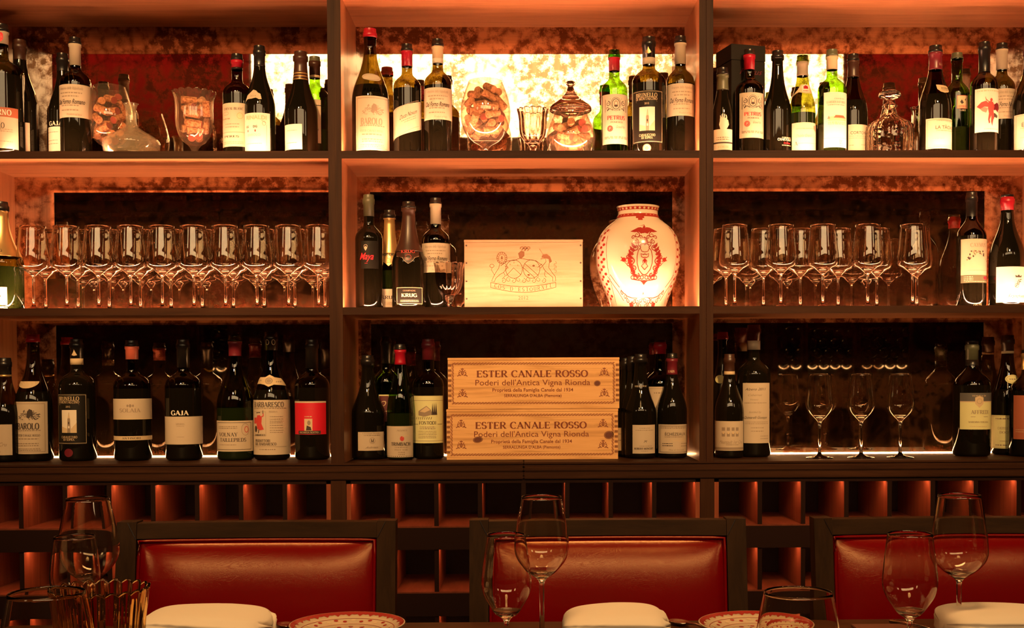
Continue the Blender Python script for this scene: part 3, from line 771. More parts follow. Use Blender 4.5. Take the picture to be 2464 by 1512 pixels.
def brunello(x0, y0, x1, y1):
    w = x1 - x0; h = y1 - y0; c = (x0 + x1) / 2
    px0, px1, py0, py1 = x0 + w * .20, x1 - w * .28, y0 + h * .32, y0 + h * .77
    def art(A, U, Z, px):
        def q(a, b): return (U(px0 + (px1 - px0) * a), Z(py0 + (py1 - py0) * b))
        A.rect(*q(0, 1), *q(1, 0), white, 1)
        A.poly([q(.40, 1), q(.42, .42), (q(.52, .08)), q(.60, .42), q(.62, 1)], grey, 2)
        A.rect(*q(.46, .80), *q(.56, .70), white, 3); A.rect(*q(.47, .62), *q(.54, .52), ink, 3); A.poly([q(.44, .36), q(.52, .14), q(.59, .36)], tan, 3)
        A.line([q(.02, .62), q(.2, .8), q(.4, .78)], 1 * px, ink); A.line([q(.98, .42), q(.8, .72), q(.64, .82)], 1 * px, ink); A.poly([q(0, 1), q(0, .72), q(.4, .82), q(.4, 1)], tan, 2); A.poly([q(1, 1), q(1, .55), q(.64, .84), q(.64, 1)], tan, 2)
    return ALL(FR(x0 + 1, y0 + h * .02, x1 - 1, y1 - h * .02, tan, .8), T('BRUNELLO', c - w * .08, y0 + h * .095, h * .075, tan, 'serif', w * .80), T('DI MONTALCINO', c - w * .08, y0 + h * .165, h * .05, tan, 'serif', w * .80),
               LN([(x0 + w * .1, y0 + h * .215), (x1 - w * .2, y0 + h * .215)], .8, tan), T('2015', c - w * .06, y0 + h * .255, h * .035, tan, 'sans', w * .16), art,
               T('CANALICCHIO', c - w * .05, y0 + h * .855, h * .045, tan, 'serif', w * .58), T('DI SOPRA', c - w * .05, y0 + h * .905, h * .04, tan, 'serif', w * .4))
YA = 3.40; YBm = 3.405; YCm = 3.475
BL = 'bottles on the top shelf'; MD = 'bottles on the middle shelf'; CT = 'bottles on the counter'
# top shelf, left unit ----------------------------------------------------
bottle(3, 60, 100, 'bordeaux', ZA, 3.37, 'largest bottle at the left end of the top shelf, red seal on its neck', 'dark', [(60, 74, black), (74, 104, paper)],
       [(-30, 258, 48, 357, paper, ALL(RC(-30, 258, 48, 281, orangep), T('ERNO', 22, 270, 13, white, 'serif', 40, .05), T('BAROLO', 4, 302, 13, ink, 'serif', 46), SB(-10, 40, [311, 316, 340], 1.6, grey, 4))),
        (0, 0, 0, 0, None, ALL(EL(4, 88, 9, 13, brightred)), 'seal'), (0, 0, 0, 0, None, T('1999', 6, 185, 9, tan, 'serif', 22), 'lettering')], group=BL)
bottle(47, 98, 80, 'burgundy', ZA, 3.43, 'slender bottle with a brown-red foil beside the large bottle at the left end', 'black', [(98, 142, brownf)],
       [(36, 294, 78, 364, paper, ALL(T('BLE', 62, 330, 5, ink, 'serif', 12), SB(55, 72, [336, 350], 1.5)))], group=BL)
bottle(150, 130, 66, 'burgundy', ZA, 3.44, 'bottle with white block letters above a low white label, partly behind the tall script-labelled bottle', 'black', [(130, 170, black)],
       [(119, 305, 180, 364, white, SB(122, 150, [318, 338, 346], 1.5, grey, 2)), (0, 0, 0, 0, None, T('GAJA', 143, 297, 10, white, 'serif', 38, .06), 'lettering')], group=BL)
bottle(180, 92, 72, 'bordeaux', ZA, YA, 'script-labelled bottle with a paper-wrapped neck, left of the glass of corks', 'dark', [(92, 104, black), (104, 156, paper)],
       [(144, 203, 216, 283, paper, dalforno(144, 203, 216, 283, 2))], group=BL)
bottle(570, 132, 68, 'bordeaux', ZA, YA, 'bottle with a black and red capsule and a pinkish label with a round seal', 'dark', [(132, 143, black), (143, 161, red), (161, 166, black)],
       [(537, 248, 598, 353, paper, ALL(T('CHEVAL BLANC', 566, 262, 5.5, ink, 'serif', 50), RG(549, 273, 9, 4, grey, .8), EL(583, 279, 9, 9, tan), RG(583, 279, 7, 7, grey, .8), SB(541, 560, [286], 3), SB(548, 582, [299, 306], 2), RC(537, 318, 598, 319.2, grey), T('PERES', 562, 329, 4.5, ink, 'serif', 38), SB(541, 590, [342, 346], 1.5)))], group=BL)
bottle(624, 112, 72, 'burgundy', ZA, 3.385, 'sloping bottle with a white scalloped collar label, right of the bottle with a round seal', 'black', [(112, 158, black)],
       [(591, 272, 652, 364, white, ALL(T('RINALDI', 621, 283, 9, tan, 'sans', 52, .03), LN([(594, 290), (635, 290), (644, 296)], .9, grey), RG(640, 297, 4, 5, grey, .9), T('GG', 601, 305, 5, ink, 'sans', 8, .03), T('DG', 620, 305, 5, ink, 'sans', 10, .03), EL(602, 315, 1.5, 3, rink), EL(620, 315, 1.8, 3, rink), T('BAROLO', 616, 325, 6, tan, 'sans', 32), LN([(645, 300), (645, 350)], .8, grey), SB(598, 636, [346], 1.2))),
        (0, 0, 0, 0, None, ALL(PL([(596, 243), (600, 228), (609, 221), (615, 215), (622, 218), (626, 223), (632, 226), (635, 239), (629, 240), (622, 236), (612, 238), (602, 238)], paper, 1), T('2016', 615, 231, 4, grey, 'sans', 15)), 'collar_label'), (0, 0, 0, 0, None, LN([(612, 153), (634, 153)], 1, tan), 'foil_print')], group=BL)
bottle(757, 138, 64, 'bordeaux', ZA, 3.47, 'green bottle with a brown capsule against the bright mirror, beside the left post', 'green', [(138, 146, bgreen), (146, 180, brownf), (180, 186, tan)],
       [(742, 240, 775, 345, paper, ALL(RC(742, 253, 775, 255, ink), T('N', 768, 312, 5, ink, 'serif'), RG(757, 280, 6, 6, grey, .8)))], group=BL)
bottle(723, 126, 78, 'champagne', ZA, 3.39, 'sparkling wine bottle with gold rings on dark foil and a plain low white label', 'black', [(126, 174, brownf), (174, 177, gold), (177, 181, brownf), (181, 184, gold), (184, 189, brownf), (189, 191, gold)],
       [(688, 299, 732, 360, white, ALL(SB(694, 720, [314, 344], 1.4), T('2012', 703, 322, 5, tan, 'serif', 15)))], group=BL)
# top shelf, middle unit --------------------------------------------------
bottle(890, 71, 88, 'burgundy', ZA, 3.395, 'tall bottle sealed with red wax, horse cart engraving on its label, top shelf', 'dark', [(71, 88, red)],
       [(860, 231, 936, 362, paper, barolo(860, 231, 936, 362, grey)), (0, 0, 0, 0, None, ALL(EL(897, 186, 24, 9, paper, 1, -.12), RG(897, 186, 22, 7.5, grey, .8), T('2012', 901, 186, 8, ink, 'serif', 20)), 'vintage_label'), (0, 0, 0, 0, None, T('ALBESE', 900, 216, 9, olive, 'sans', 44), 'relief')], group=BL, rn=.0172)
def slanted(A, U, Z, px):
    A.quad((U(945), Z(268)), (U(1012), Z(236)), (U(945), Z(341)), (U(1012), Z(303)), paper, 0)
    for a, b in (((945, 266), (1012, 238)), ((945, 335), (1012, 299))): A.line([(U(945 + 67 * i / 14), Z(a[1] + (b[1] - a[1]) * i / 14)) for i in range(15)], .8 * px, grey)
    V0 = len(A.v); A.text('Duca Novum', 0, 0, 10 * px, ink, 'script', 1, 44 * px); A.text('2005', .012, .016, 4 * px, rink, 'serif', 1)
    A.scribble(-.02, .022, -.012, 1.6 * px, grey, seed=3); A.scribble(-.012, .022, -.018, 1.6 * px, grey, seed=4)
    for i in range(V0, len(A.v)):
        x, y, l = A.v[i]; A.v[i] = (x + U(985), y + Z(275) + x * .42, l)
bottle(979, 108, 66, 'bordeaux', ZA, YA, 'bottle with a red capsule and a label wrapped on a slant', 'dark', [(108, 121, black), (121, 158, red)], [(0, 0, 0, 0, None, slanted)], group=BL)
bottle(1053, 96, 66, 'bordeaux', ZA, YA, 'script-labelled bottle with a paper-wrapped neck, left of the large snifter of corks', 'dark', [(96, 110, black), (110, 139, tan), (139, 151, white)],
       [(1021, 211, 1087, 288, paper, dalforno(1021, 211, 1087, 288, 3))], group=BL)
bottle(1478, 122, 63, 'bordeaux', ZA, YA, 'bright green bottle with a red capsule and a label with a red seal, middle unit', 'empty', [(122, 137, green), (137, 169, red)], [(1449, 227, 1510, 347, paper, petrus(1449, 227, 1510, 347))], group=BL)
bottle(1561, 91, 80, 'bordeaux', ZA, 3.385, 'broad bottle with a black tower-picture label on the top shelf', 'dark', [(91, 137, black), (137, 153, paper)],
       [(1522, 217, 1590, 344, blacklab, brunello(1522, 217, 1590, 344)), (0, 0, 0, 0, None, ALL(EL(1552, 357, 10, 10, pinkf), RG(1552, 357, 6, 6, white, .8)), 'sticker'), (0, 0, 0, 0, None, PL([(1551, 126), (1556, 119), (1558, 112), (1561, 119), (1566, 126), (1558, 129)], gold), 'emblem')], group=BL)
bottle(1637, 89, 67, 'bordeaux', ZA, YA, 'script-labelled bottle with a paper-wrapped neck, beside the right post of the middle unit', 'dark', [(89, 102, black), (102, 153, paper)],
       [(1604, 201, 1671, 279, paper, dalforno(1604, 201, 1671, 279, 4))], group=BL)
# top shelf, right unit ---------------------------------------------------
def hand(A, U, Z, px):
    def q(a, b): return (U(a), Z(b))
    A.poly([q(1730, 312), q(1727, 300), q(1729, 290), q(1734, 284), q(1742, 284), q(1748, 290), q(1750, 300), q(1746, 308), q(1742, 314)], white, 1)
    for a, b, c, d in ((1730, 290, 1730, 278), (1733, 286, 1735, 274), (1737, 285, 1740, 275), (1744, 286, 1743, 277), (1748, 298, 1744, 286)): A.line([q(a, b), q((a + c) / 2 + .5, (b + d) / 2), q(c, d)], 3.2 * px, white, 1, 1.8 * px)
bottle(1739, 165, 50, 'burgundy', ZA, 3.38, 'slim bottle with a white raised hand on its label, beside the black box', 'black', [(165, 178, black), (178, 215, bgreen)],
       [(1716, 311, 1759, 361, white, ALL(RC(1716, 342, 1759, 345.5, ink, 1), SB(1722, 750 + 1000, [331, 336], 2.2, grey), T('FORTE', 1737, 354, 5, tan, 'serif', 26))), (0, 0, 0, 0, None, hand, 'emblem')], group=BL)
bottle(1803, 121, 68, 'bordeaux', ZA, YA, 'red-capped bottle with a red seal on its label, before the black box', 'dark', [(121, 130, black), (130, 166, red)], [(1776, 223, 1835, 332, paper, petrus(1776, 223, 1835, 332))], group=BL)
bottle(1871, 124, 66, 'champagne', ZA, YA, 'dark sparkling wine bottle with small white and red print near its base', 'black', [(124, 140, black)],
       [(0, 0, 0, 0, None, ALL(T('CHARTOGNE', 1884, 336, 6, white, 'serif', 40, .04), T('Les Barres', 1888, 344, 5, brightred, 'script', 20), SB(1875, 1900, [331, 350], 2, tan)), 'lettering')], group=BL, name='champagne_bottle')
bottle(1931, 135, 62, 'burgundy', ZA, 3.385, 'pale green sloping bottle with a grey capsule and a red shield on its collar', 'pale', [(135, 147, palegreen), (147, 181, grey)],
       [(1903, 295, 1964, 365, paper, ALL(T('Chablis Grand Cru', 1934, 327, 7, grey, 'script', 52), SB(1910, 1958, [310, 345], 1.2), PL([(1951, 302), (1961, 301), (1960, 310), (1956, 316), (1952, 310)], grey), T('A', 1911, 345, 9, ink, 'serif'))),
        (0, 0, 0, 0, None, ALL(PL([(1905, 232), (1916, 216), (1924, 203), (1944, 203), (1950, 216), (1957, 232), (1948, 224), (1934, 226), (1918, 222)], tan, 1), PL([(1926, 222), (1925, 207), (1934, 202), (1944, 207), (1943, 222)], white, 2), PL([(1929, 214), (1929, 208), (1934, 205), (1940, 208), (1940, 214)], red, 3), SB(1928, 1941, [219], 2, red)), 'collar_label')], group=BL)
bottle(2002, 121, 68, 'bordeaux', ZA, 3.385, 'green bottle with a tan capsule and a tall white label showing a long building', 'green', [(121, 134, bgreen), (134, 166, tan)],
       [(1977, 222, 2034, 355, white, ALL(T('+', 2015, 230, 5, ink, 'serif'), T('CHATEAU', 2012, 238, 3, grey, 'serif', 26), T('LA MISSION HAUT BRION', 2005, 246, 5, grey, 'serif', 48), SB(1985, 2024, [253], 1.5), RC(1986, 281, 2030, 291, tan, 1), PL([(1998, 284), (2002, 278), (2022, 278), (2028, 284)], orangep), PL([(1984, 286), (1987, 278), (1990, 286)], grey), SB(1986, 2030, [295, 299], 2.5, tan), T('1990', 2013, 308, 6, tan, 'serif', 14), RC(1977, 332, 2034, 333, tan), SB(2011, 2019, [338, 341, 345, 350], 2.2)))], group=BL)
bottle(2053, 132, 68, 'burgundy', ZA, 3.44, 'sloping bottle with a low cream label, immediately left of the crystal decanter', 'dark', [(132, 145, black), (145, 184, brownf)],
       [(2034, 300, 2086, 363, paper, ALL(T('CORTON', 2058, 320, 7, ink, 'sans', 40), SB(2036, 2080, [328, 333], 1.2), SB(2036, 2046, [350], 2), SB(2064, 2080, [349], 2)))], group=BL)
bottle(2303, 129, 60, 'bordeaux', ZA, 3.46, 'green bottle with a small square picture label, behind the low rounded white label', 'green', [(129, 139, bgreen)],
       [(2293, 230, 2319, 262, tan, ALL(FR(2293, 230, 2319, 262, rink), PL([(2300, 246), (2304, 240), (2309, 248), (2304, 251)], ink), PL([(2311, 240), (2315, 236), (2313, 244)], ink), SB(2296, 2316, [255, 258], 1.5, rink))), (0, 0, 0, 0, None, T('FLORET', 2306, 266, 4, paper, 'serif', 17), 'lettering')], group=BL)
bottle(2251, 112, 76, 'burgundy', ZA, 3.39, 'dark red capped bottle with a half-moon collar label, right of the crystal decanter', 'dark', [(112, 124, black), (124, 166, dred)],
       [(2221, 285, 2291, 358, paper, ALL(FR(2224, 288, 2289, 355, grey), T('LA TÂCHE', 2264, 307, 8, ink, 'sans', 50), SB(2242, 2288, [291, 315], 1.6), SB(2234, 2262, [334], 2.6, tan), SB(2236, 2285, [350, 353], 1))),
        (0, 0, 0, 0, None, ALL(PL([(2244, 203)] + [(2263 + 20 * cos(radians(a)), 205 + 19 * sin(radians(a))) for a in (150, 120, 90, 60, 30)] + [(2281, 207)], tan, 1), T('MONOPOLE', 2265, 212, 4, ink, 'serif', 22), SB(2256, 2274, [217], 2)), 'collar_label'), (0, 0, 0, 0, None, T('LA', 2260, 154, 6, tan, 'serif', 10), 'foil_print')], group=BL)
def angel(A, U, Z, px):
    def q(a, b): return (U(a), Z(b))
    A.poly([q(2366, 248), q(2370, 244), q(2378, 246), q(2382, 256), q(2379, 266), q(2381, 280), q(2378, 293), q(2376, 304), q(2373, 293), q(2374, 278), q(2370, 288), q(2371, 296), q(2368, 298), q(2366, 288), q(2368, 274), q(2366, 262)], rink, 3)
    A.poly([q(2344, 256), q(2352, 246), q(2362, 243), q(2368, 250), q(2366, 258), q(2358, 257), q(2350, 262)], rink, 2)
    A.poly([q(2349, 261), q(2358, 258), q(2366, 262), q(2362, 272), q(2354, 268)], grey, 2)
    A.poly([q(2381, 252), q(2390, 246), q(2399, 254), q(2400, 265), q(2394, 262), q(2392, 270), q(2386, 264), q(2380, 266)], dred, 2)
    A.poly([q(2382, 272), q(2392, 278), q(2390, 284), q(2382, 282), q(2380, 288), q(2378, 276)], ink, 2)
    A.ell(*q(2374, 241), 3 * px, 4 * px, rink, 3); A.line([q(2370, 247), q(2362, 240), q(2360, 234), q(2380, 244)], 2 * px, rink)
bottle(2411, 106, 62, 'bordeaux', ZA, 3.46, 'script-labelled bottle with a paper-wrapped neck, behind the bottle with the red winged figure', 'dark', [(106, 117, black), (117, 166, paper)],
       [(2381, 213, 2441, 286, paper, dalforno(2381, 213, 2441, 286, 5))], group=BL)
bottle(2369, 103, 64, 'bordeaux', ZA, 3.385, 'bottle with a red winged figure on its white label', 'dark', [(103, 172, black)], [(2341, 213, 2404, 318, white, ALL(angel, SB(2345, 2400, [219], 2.5, tan), SB(2358, 2396, [311], 2, tan)))], group=BL)
bottle(2479, 112, 84, 'burgundy', ZA, 3.39, 'sloping bottle cut off by the right edge of the photo on the top shelf', 'dark', [(112, 165, dred)],
       [(2438, 273, 2520, 358, paper, ALL(FR(2440, 276, 2516, 355, grey), T('ÉCHÉZEAUX', 2479, 299, 9, ink, 'sans', 70), SB(2446, 2510, [307, 330], 1.6)))], group=BL)
# middle shelf ------------------------------------------------------------
bottle(3, 487, 96, 'champagne', ZB, 3.385, 'gold-necked champagne bottle at the left end of the middle shelf', 'pale', [(487, 507, black), (507, 618, gold)],
       [(-38, 691, 30, 742, white, ALL(T('KRUG', -2, 711, 9, ink, 'serif', 42, .05), SB(-20, 20, [724, 728], 1.2))), (0, 0, 0, 0, None, ALL(T('KRUG', 2, 603, 6, ink, 'serif', 34, .05)), 'foil_print')], group=MD, cat='champagne bottle', name='champagne_bottle')
bottle(887, 470, 66, 'bordeaux', ZB, YBm, 'black-labelled bottle with red handwriting on the middle shelf', 'black', [(470, 520, bgreen)],
       [(872, 580, 912, 647, blacklab, ALL(T('Maya', 885, 617, 16, brightred, 'script', 34, .01), PL([(883, 592), (879, 597), (883, 604), (887, 597)], paper), RG(883, 593, 4, 4, paper, 1), SB(881, 888, [634], 1.2, brightred)))], group=MD)
bottle(937, 507, 54, 'champagne', ZB, 3.46, 'gold-necked champagne bottle behind the black-labelled bottles of the middle unit', 'pale', [(507, 525, black), (525, 612, gold)],
       [(918, 696, 962, 740, paper, ALL(T('KRUG', 937, 716, 8, ink, 'serif', 36, .05), SB(922, 952, [728, 732], 1.2))),
        (0, 0, 0, 0, None, ALL(PL([(915, 612), (960, 612), (956, 626), (945, 634), (937, 641), (929, 634), (919, 626)], gold, 1), T('KRUG', 937, 613, 6, ink, 'serif', 32, .05), RG(937, 628, 5, 5, grey, .8)), 'foil_collar')], group=MD, cat='champagne bottle', name='champagne_bottle')
bottle(983, 487, 82, 'champagne', ZB, 3.39, 'dark champagne bottle with a brown foil collar and a black framed label', 'dark', [(487, 500, black), (500, 606, brownf)],
       [(957, 692, 1016, 732, blacklab, ALL(FR(957, 692, 1016, 732, tan, 1.2), T('CHAMPAGNE', 987, 700, 3.5, grey, 'serif', 30), T('KRUG', 987, 711, 8, paper, 'serif', 38, .07), SB(966, 1008, [723, 726], 1.3, tan))),
        (0, 0, 0, 0, None, ALL(PL([(954, 606), (1010, 606), (1009, 616), (1000, 620), (995, 628), (985, 635), (976, 628), (971, 620), (957, 616)], brownf, 1), LN([(957, 616), (971, 620), (976, 628), (985, 635), (995, 628), (1000, 620), (1009, 616)], 1.2, paper, 2), T('KRUG', 984, 605, 7, rink, 'serif', 34, .05), RG(985, 619, 7, 6, rink, 1)), 'foil_collar')], group=MD, cat='champagne bottle', name='champagne_bottle')
bottle(1048, 478, 68, 'bordeaux', ZB, 3.43, 'script-labelled bottle with a paper-wrapped neck on the middle shelf, behind the ribbed goblet', 'dark', [(478, 490, black), (490, 539, paper)],
       [(1016, 585, 1082, 656, paper, dalforno(1016, 585, 1082, 656, 6))], group=MD)
def vines(A, U, Z, px):
    rnd = random.Random(3)
    for i in range(60):
        x = 2318 + rnd.random() * 52; e = 622 - 18 * (1 - abs((x - 2343) / 26)); y = 604 + rnd.random() * max(4, (e - 600)) + (6 if x < 2324 or x > 2362 else 0)
        A.ell(U(x), Z(y), rnd.uniform(1.4, 2.8) * px, rnd.uniform(1.4, 2.8) * px, rnd.choice([grey, ink, tan]), 2, 8)
bottle(2338, 464, 70, 'slope', ZB, YBm, 'bottle with a grapevine picture on a tall cream label, right end of the middle shelf', 'dark', [(464, 520, black)],
       [(2307, 575, 2373, 662, paper, ALL(FR(2309, 577, 2371, 660, tan), T('CAYMUS', 2344, 590, 9, grey, 'serif', 42), T('VINEYARDS', 2346, 599, 3.6, tan, 'serif', 36), vines, T('Special Selection', 2345, 642, 5, tan, 'script', 42), SB(2318, 2368, [651], 1))),
        (2307, 662, 2373, 681, bgreen, ALL(SB(2312, 2330, [666, 670, 674], 2, paper), SB(2312, 2368, [678], 1.6, paper), EL(2362, 669, 8, 4, brightred)), 'lower_label'), (0, 0, 0, 0, None, T('750 ML', 2342, 733, 5, tan, 'sans', 22), 'relief')], group=MD)
bottle(2424, 470, 84, 'burgundy', ZB, 3.395, 'broad sloping bottle with a bright red capsule and a white signature label', 'black', [(470, 473, black), (473, 505, red)],
       [(2389, 642, 2466, 728, white, ALL(T('2003', 2436, 656, 6, tan, 'serif', 16), PL([(2428, 668), (2427, 662), (2432, 665), (2436, 661), (2440, 665), (2445, 662), (2443, 668)], ink), T('JF', 2436, 679, 14, ink, 'script', 18), RG(2431, 688, 5, 5, ink, .8), T('La mia', 2438, 702, 4, tan, 'script', 20), T('Franchetti', 2434, 713, 9, ink, 'script', 48)))], group=MD)
# counter, left -----------------------------------------------------------
ZCc = ZC
bottle(11, 862, 78, 'burgundy', ZCc, 3.45, 'sloping bottle with a gold-banded foil at the left edge of the counter', 'dark', [(862, 902, black), (902, 907, gold)],
       [(-25, 1022, 38, 1096, paper, ALL(T('Cru', 20, 1070, 9, grey, 'script', 18), T('1992', 23, 1043, 3, grey, 'serif', 12), RC(-3, 1035, 8, 1058, tan), SB(-18, 10, [1071, 1080], 2), RC(-25, 1086, 14, 1090, grey)))], group=CT)
bottle(79, 806, 86, 'burgundy', ZCc, YCm, 'tall bottle sealed with red wax, horse cart engraving on its label, on the counter', 'dark', [(806, 824, red)],
       [(42, 967, 118, 1093, paper, barolo(42, 967, 118, 1093)), (0, 0, 0, 0, None, ALL(PL([(74 + 27 * cos(radians(a)), 918 + 17 * sin(radians(a))) for a in range(0, 181, 15)] + [(50, 914), (99, 914)][:0], tan, 1), T('2012', 72, 922, 8, ink, 'serif', 23)), 'vintage_label')], group=CT, rn=.0172)
bottle(184, 817, 86, 'bordeaux', ZCc, YCm, 'broad bottle with a black tower-picture label on the counter', 'black', [(817, 863, black), (863, 878, tan)],
       [(147, 948, 216, 1070, blacklab, brunello(147, 948, 216, 1070)), (0, 0, 0, 0, None, EL(177, 1090, 11, 10, dred), 'sticker'), (0, 0, 0, 0, None, PL([(177, 855), (181, 848), (183, 842), (186, 848), (190, 855), (183, 857)], tan), 'emblem')], group=CT)
bottle(317, 820, 87, 'bordeaux', ZCc, YCm, 'large bottle with a salmon neck band and a crowned cream label over a thin strip', 'dark', [(820, 834, black), (834, 865, pinkf)],
       [(277, 960, 363, 1010, paper, ALL(T('SOLAIA', 324, 988, 9, grey, 'serif', 50), EL(325, 977, 3, 4, grey), EL(319, 977, 2.4, 3, grey), EL(331, 977, 2.4, 3, grey), RC(277, 1008, 363, 1010, tan))), (277, 1050, 363, 1060, tan, T('ANTINORI', 326, 1055, 4.5, ink, 'serif', 44), 'lower_label')], group=CT)
bottle(440, 818, 86, 'bordeaux', ZCc, YCm, 'large bottle with white block letters above a blank cream label on the counter', 'dark', [(818, 885, black)],
       [(399, 1003, 483, 1070, paper, ALL(T('SPERSS', 443, 1021, 3.6, grey, 'serif', 20), SB(435, 452, [1026, 1052], 1))), (0, 0, 0, 0, None, T('GAJA', 442, 994, 11, white, 'serif', 43, .07), 'lettering')], group=CT)
bottle(565, 808, 88, 'burgundy', ZCc, YCm, 'greenish sloping bottle with a maroon capsule and a square-framed cream label', 'pale', [(808, 822, palegreen), (822, 857, dred)],
       [(524, 1013, 608, 1087, paper, ALL(FR(527, 1017, 605, 1083, ink, 1.1), SB(532, 578, [1027, 1031], 2), T('VOLNAY', 555, 1046, 9, ink, 'serif', 50), T('TAILLEPIEDS', 567, 1059, 8.5, ink, 'serif', 66), SB(534, 576, [1071], 1.6), RG(595, 1034, 10, 14, grey, .9), RG(597, 1034, 5, 7, rink, 1.4), EL(597, 1034, 3, 5, tan)))], group=CT)
def man(A, U, Z, px):
    def q(a, b): return (U(a), Z(b))
    A.frame(*q(615, 1050), *q(647, 991), .8 * px, grey)
    A.poly([q(625, 1000), q(632, 999), q(637, 1006), q(636, 1020), q(642, 1034), q(632, 1036), q(625, 1032), q(622, 1016)], rink, 2)
    A.ell(*q(628, 997), 2.5 * px, 3 * px, tan, 3); A.line([q(623, 994), q(633, 993)], 2.2 * px, ink, 3); A.line([q(634, 1004), q(641, 1001), q(640, 994)], 2.5 * px, rink, 3); A.line([q(640, 996), q(640, 988)], 1.6 * px, ink, 3)
    A.poly([q(617, 1006), q(623, 1005), q(622, 1020), q(616, 1020)], rink, 2); A.ell(*q(621, 1033), 5 * px, 8 * px, ink, 2); A.line([q(629, 1034), q(628, 1043)], 2.4 * px, ink, 3)
bottle(652, 800, 86, 'burgundy', ZCc, YCm, 'broad bottle with a ribbon collar and a label showing a man in a red coat', 'dark', [(800, 843, black)],
       [(611, 963, 697, 1095, paper, ALL(T('BARBARESCO', 651, 974, 12, ink, 'serif', 80, .03), SB(616, 690, [983], 2.2), T('Riserva', 664, 991, 4, grey, 'serif', 20), man, T('BARBARESCO', 631, 1047, 4, ink, 'serif', 31, .04), SB(656, 684, [1003, 1009, 1014, 1018, 1024, 1030, 1036, 1041], 1.6), T('PRODUTTORI', 636, 1061, 6.5, ink, 'serif', 42, .04), T('DEL BARBARESCO', 643, 1069, 6.5, ink, 'serif', 56, .04), RC(616, 1075, 690, 1076, grey), SB(630, 668, [1082], 2.4))),
        (0, 0, 0, 0, None, ALL(PL([(620, 925), (628, 908), (643, 908), (653, 902), (664, 908), (678, 911), (686, 929), (676, 927), (664, 926), (652, 931), (642, 926), (632, 924)], tan, 1), EL(652, 917, 9, 8, grey, 2), RG(652, 917, 6, 5, tan, .9, 3), SB(628, 636, [916], 3), SB(668, 678, [919], 3)), 'collar_label'), (0, 0, 0, 0, None, ALL(RG(646, 824, 4, 6, tan, 1), RG(660, 824, 4, 6, tan, 1)), 'foil_print')], group=CT, rn=.0172)
bottle(750, 818, 84, 'bordeaux', ZCc, YCm, 'bottle with a bright red label at the left of the counter post', 'dark', [(818, 886, black)],
       [(712, 966, 786, 1046, redlab, ALL(RC(712, 966, 786, 970, paper), T('MIGLIARA', 748, 984, 3.6, rink, 'serif', 28), SB(739, 757, [1003], 2, tan), RC(738, 1008, 757, 1037, tan, 1), EL(749, 1018, 4, 6, grey, 2), PL([(742, 1036), (744, 1024), (753, 1028), (755, 1036)], ink), RC(723, 1037, 775, 1045, ink, 1), T('RICHESA SOTTO', 748, 1041, 3.6, tan, 'serif', 46)))], group=CT)
# counter, middle ---------------------------------------------------------
bottle(929, 811, 66, 'bordeaux', ZCc, 3.53, 'tall green-edged bottle with a maroon label, behind two others at the left of the crates', 'green', [(811, 875, black)],
       [(899, 950, 962, 1015, maroon, ALL(RC(899, 950, 962, 953, ltan), T('Q', 924, 972, 14, tan, 'script'), SB(905, 945, [990], 1.4, tan)))], group=CT)
bottle(885, 856, 82, 'champagne', ZCc, YCm, 'bulbous dark champagne bottle with a small low label, left of the crates', 'black', [(856, 880, black)],
       [(865, 1040, 923, 1085, paper, ALL(T('CHAMPAGNE', 897, 1043.5, 3, grey, 'serif', 42), SB(880, 916, [1048], 2), T('M', 899, 1061, 8, ink, 'serif'), RG(899, 1061, 7, 7, grey, .8), T('Adrien', 898, 1077, 5, grey, 'script', 32)))], group=CT, name='champagne_bottle', cat='champagne bottle')
bottle(963, 829, 66, 'flute', ZCc, 3.45, 'slender green flute bottle with a red capsule', 'green', [(829, 842, black), (842, 878, red)],
       [(929, 1026, 993, 1101, paper, ALL(RC(929, 1028, 993, 1029, tan), T('ALSACE', 969, 1036, 3.6, grey, 'serif', 26), T('TRIMBACH', 966, 1069, 8, ink, 'serif', 48, .06), EL(969, 1056, 5, 6, rink), LN([(970, 1052), (978, 1047), (984, 1050)], 1.4, tan), SB(952, 982, [1077], 2), T('PINOT NOIR', 967, 1083, 4, grey, 'serif', 32), SB(960, 975, [1089, 1094], 2)))], group=CT)
def house(A, U, Z, px):
    def q(a, b): return (U(a), Z(b))
    A.poly([q(1009, 1000), q(1009, 990), q(1028, 977), q(1038, 986), q(1042, 998), q(1024, 1003)], grey, 2); A.poly([q(1012, 991), q(1028, 979), q(1037, 987), q(1024, 993)], tan, 3)
    for x in (1042, 1046, 1050): A.poly([q(x - 2.5, 999), q(x, 968 + (x % 5)), q(x + 2.5, 999)], ink, 2)
    A.line([q(1003, 1008), q(1020, 1004), q(1052, 1002)], 3 * px, grey, 1)
    for i in range(8): A.line([q(1003 + i * 5, 1010), q(1005 + i * 5, 1004)], 1.2 * px, ink)
bottle(1030, 817, 74, 'bordeaux', ZCc, 3.485, 'bottle with a farmhouse and cypress drawing on its label', 'dark', [(817, 866, dred)],
       [(996, 953, 1065, 1067, ltan, ALL(RC(996, 964, 1065, 965, grey), house, RC(998, 1021, 1008, 1022, ink), RC(1053, 1021, 1063, 1022, ink), T('FONTODI', 1030, 1018, 8, ink, 'serif', 42), SB(1012, 1048, [1028, 1032], 2), SB(1009, 1050, [1038, 1042, 1046, 1050, 1054], 1.3), RC(996, 1061, 1065, 1062, grey)))], group=CT)
bottle(1506, 862, 54, 'burgundy', ZCc, 3.53, 'rearmost dark bottle touching the right end of the crates', 'black', [(862, 890, black)], [(1480, 1030, 1498, 1085, tan, SB(1484, 1496, [1045, 1060], 2))], group=CT)
bottle(1522, 858, 56, 'burgundy', ZCc, 3.50, 'dark bottle half hidden between the crates and a sparkling wine bottle', 'black', [(858, 895, black)], [], group=CT)
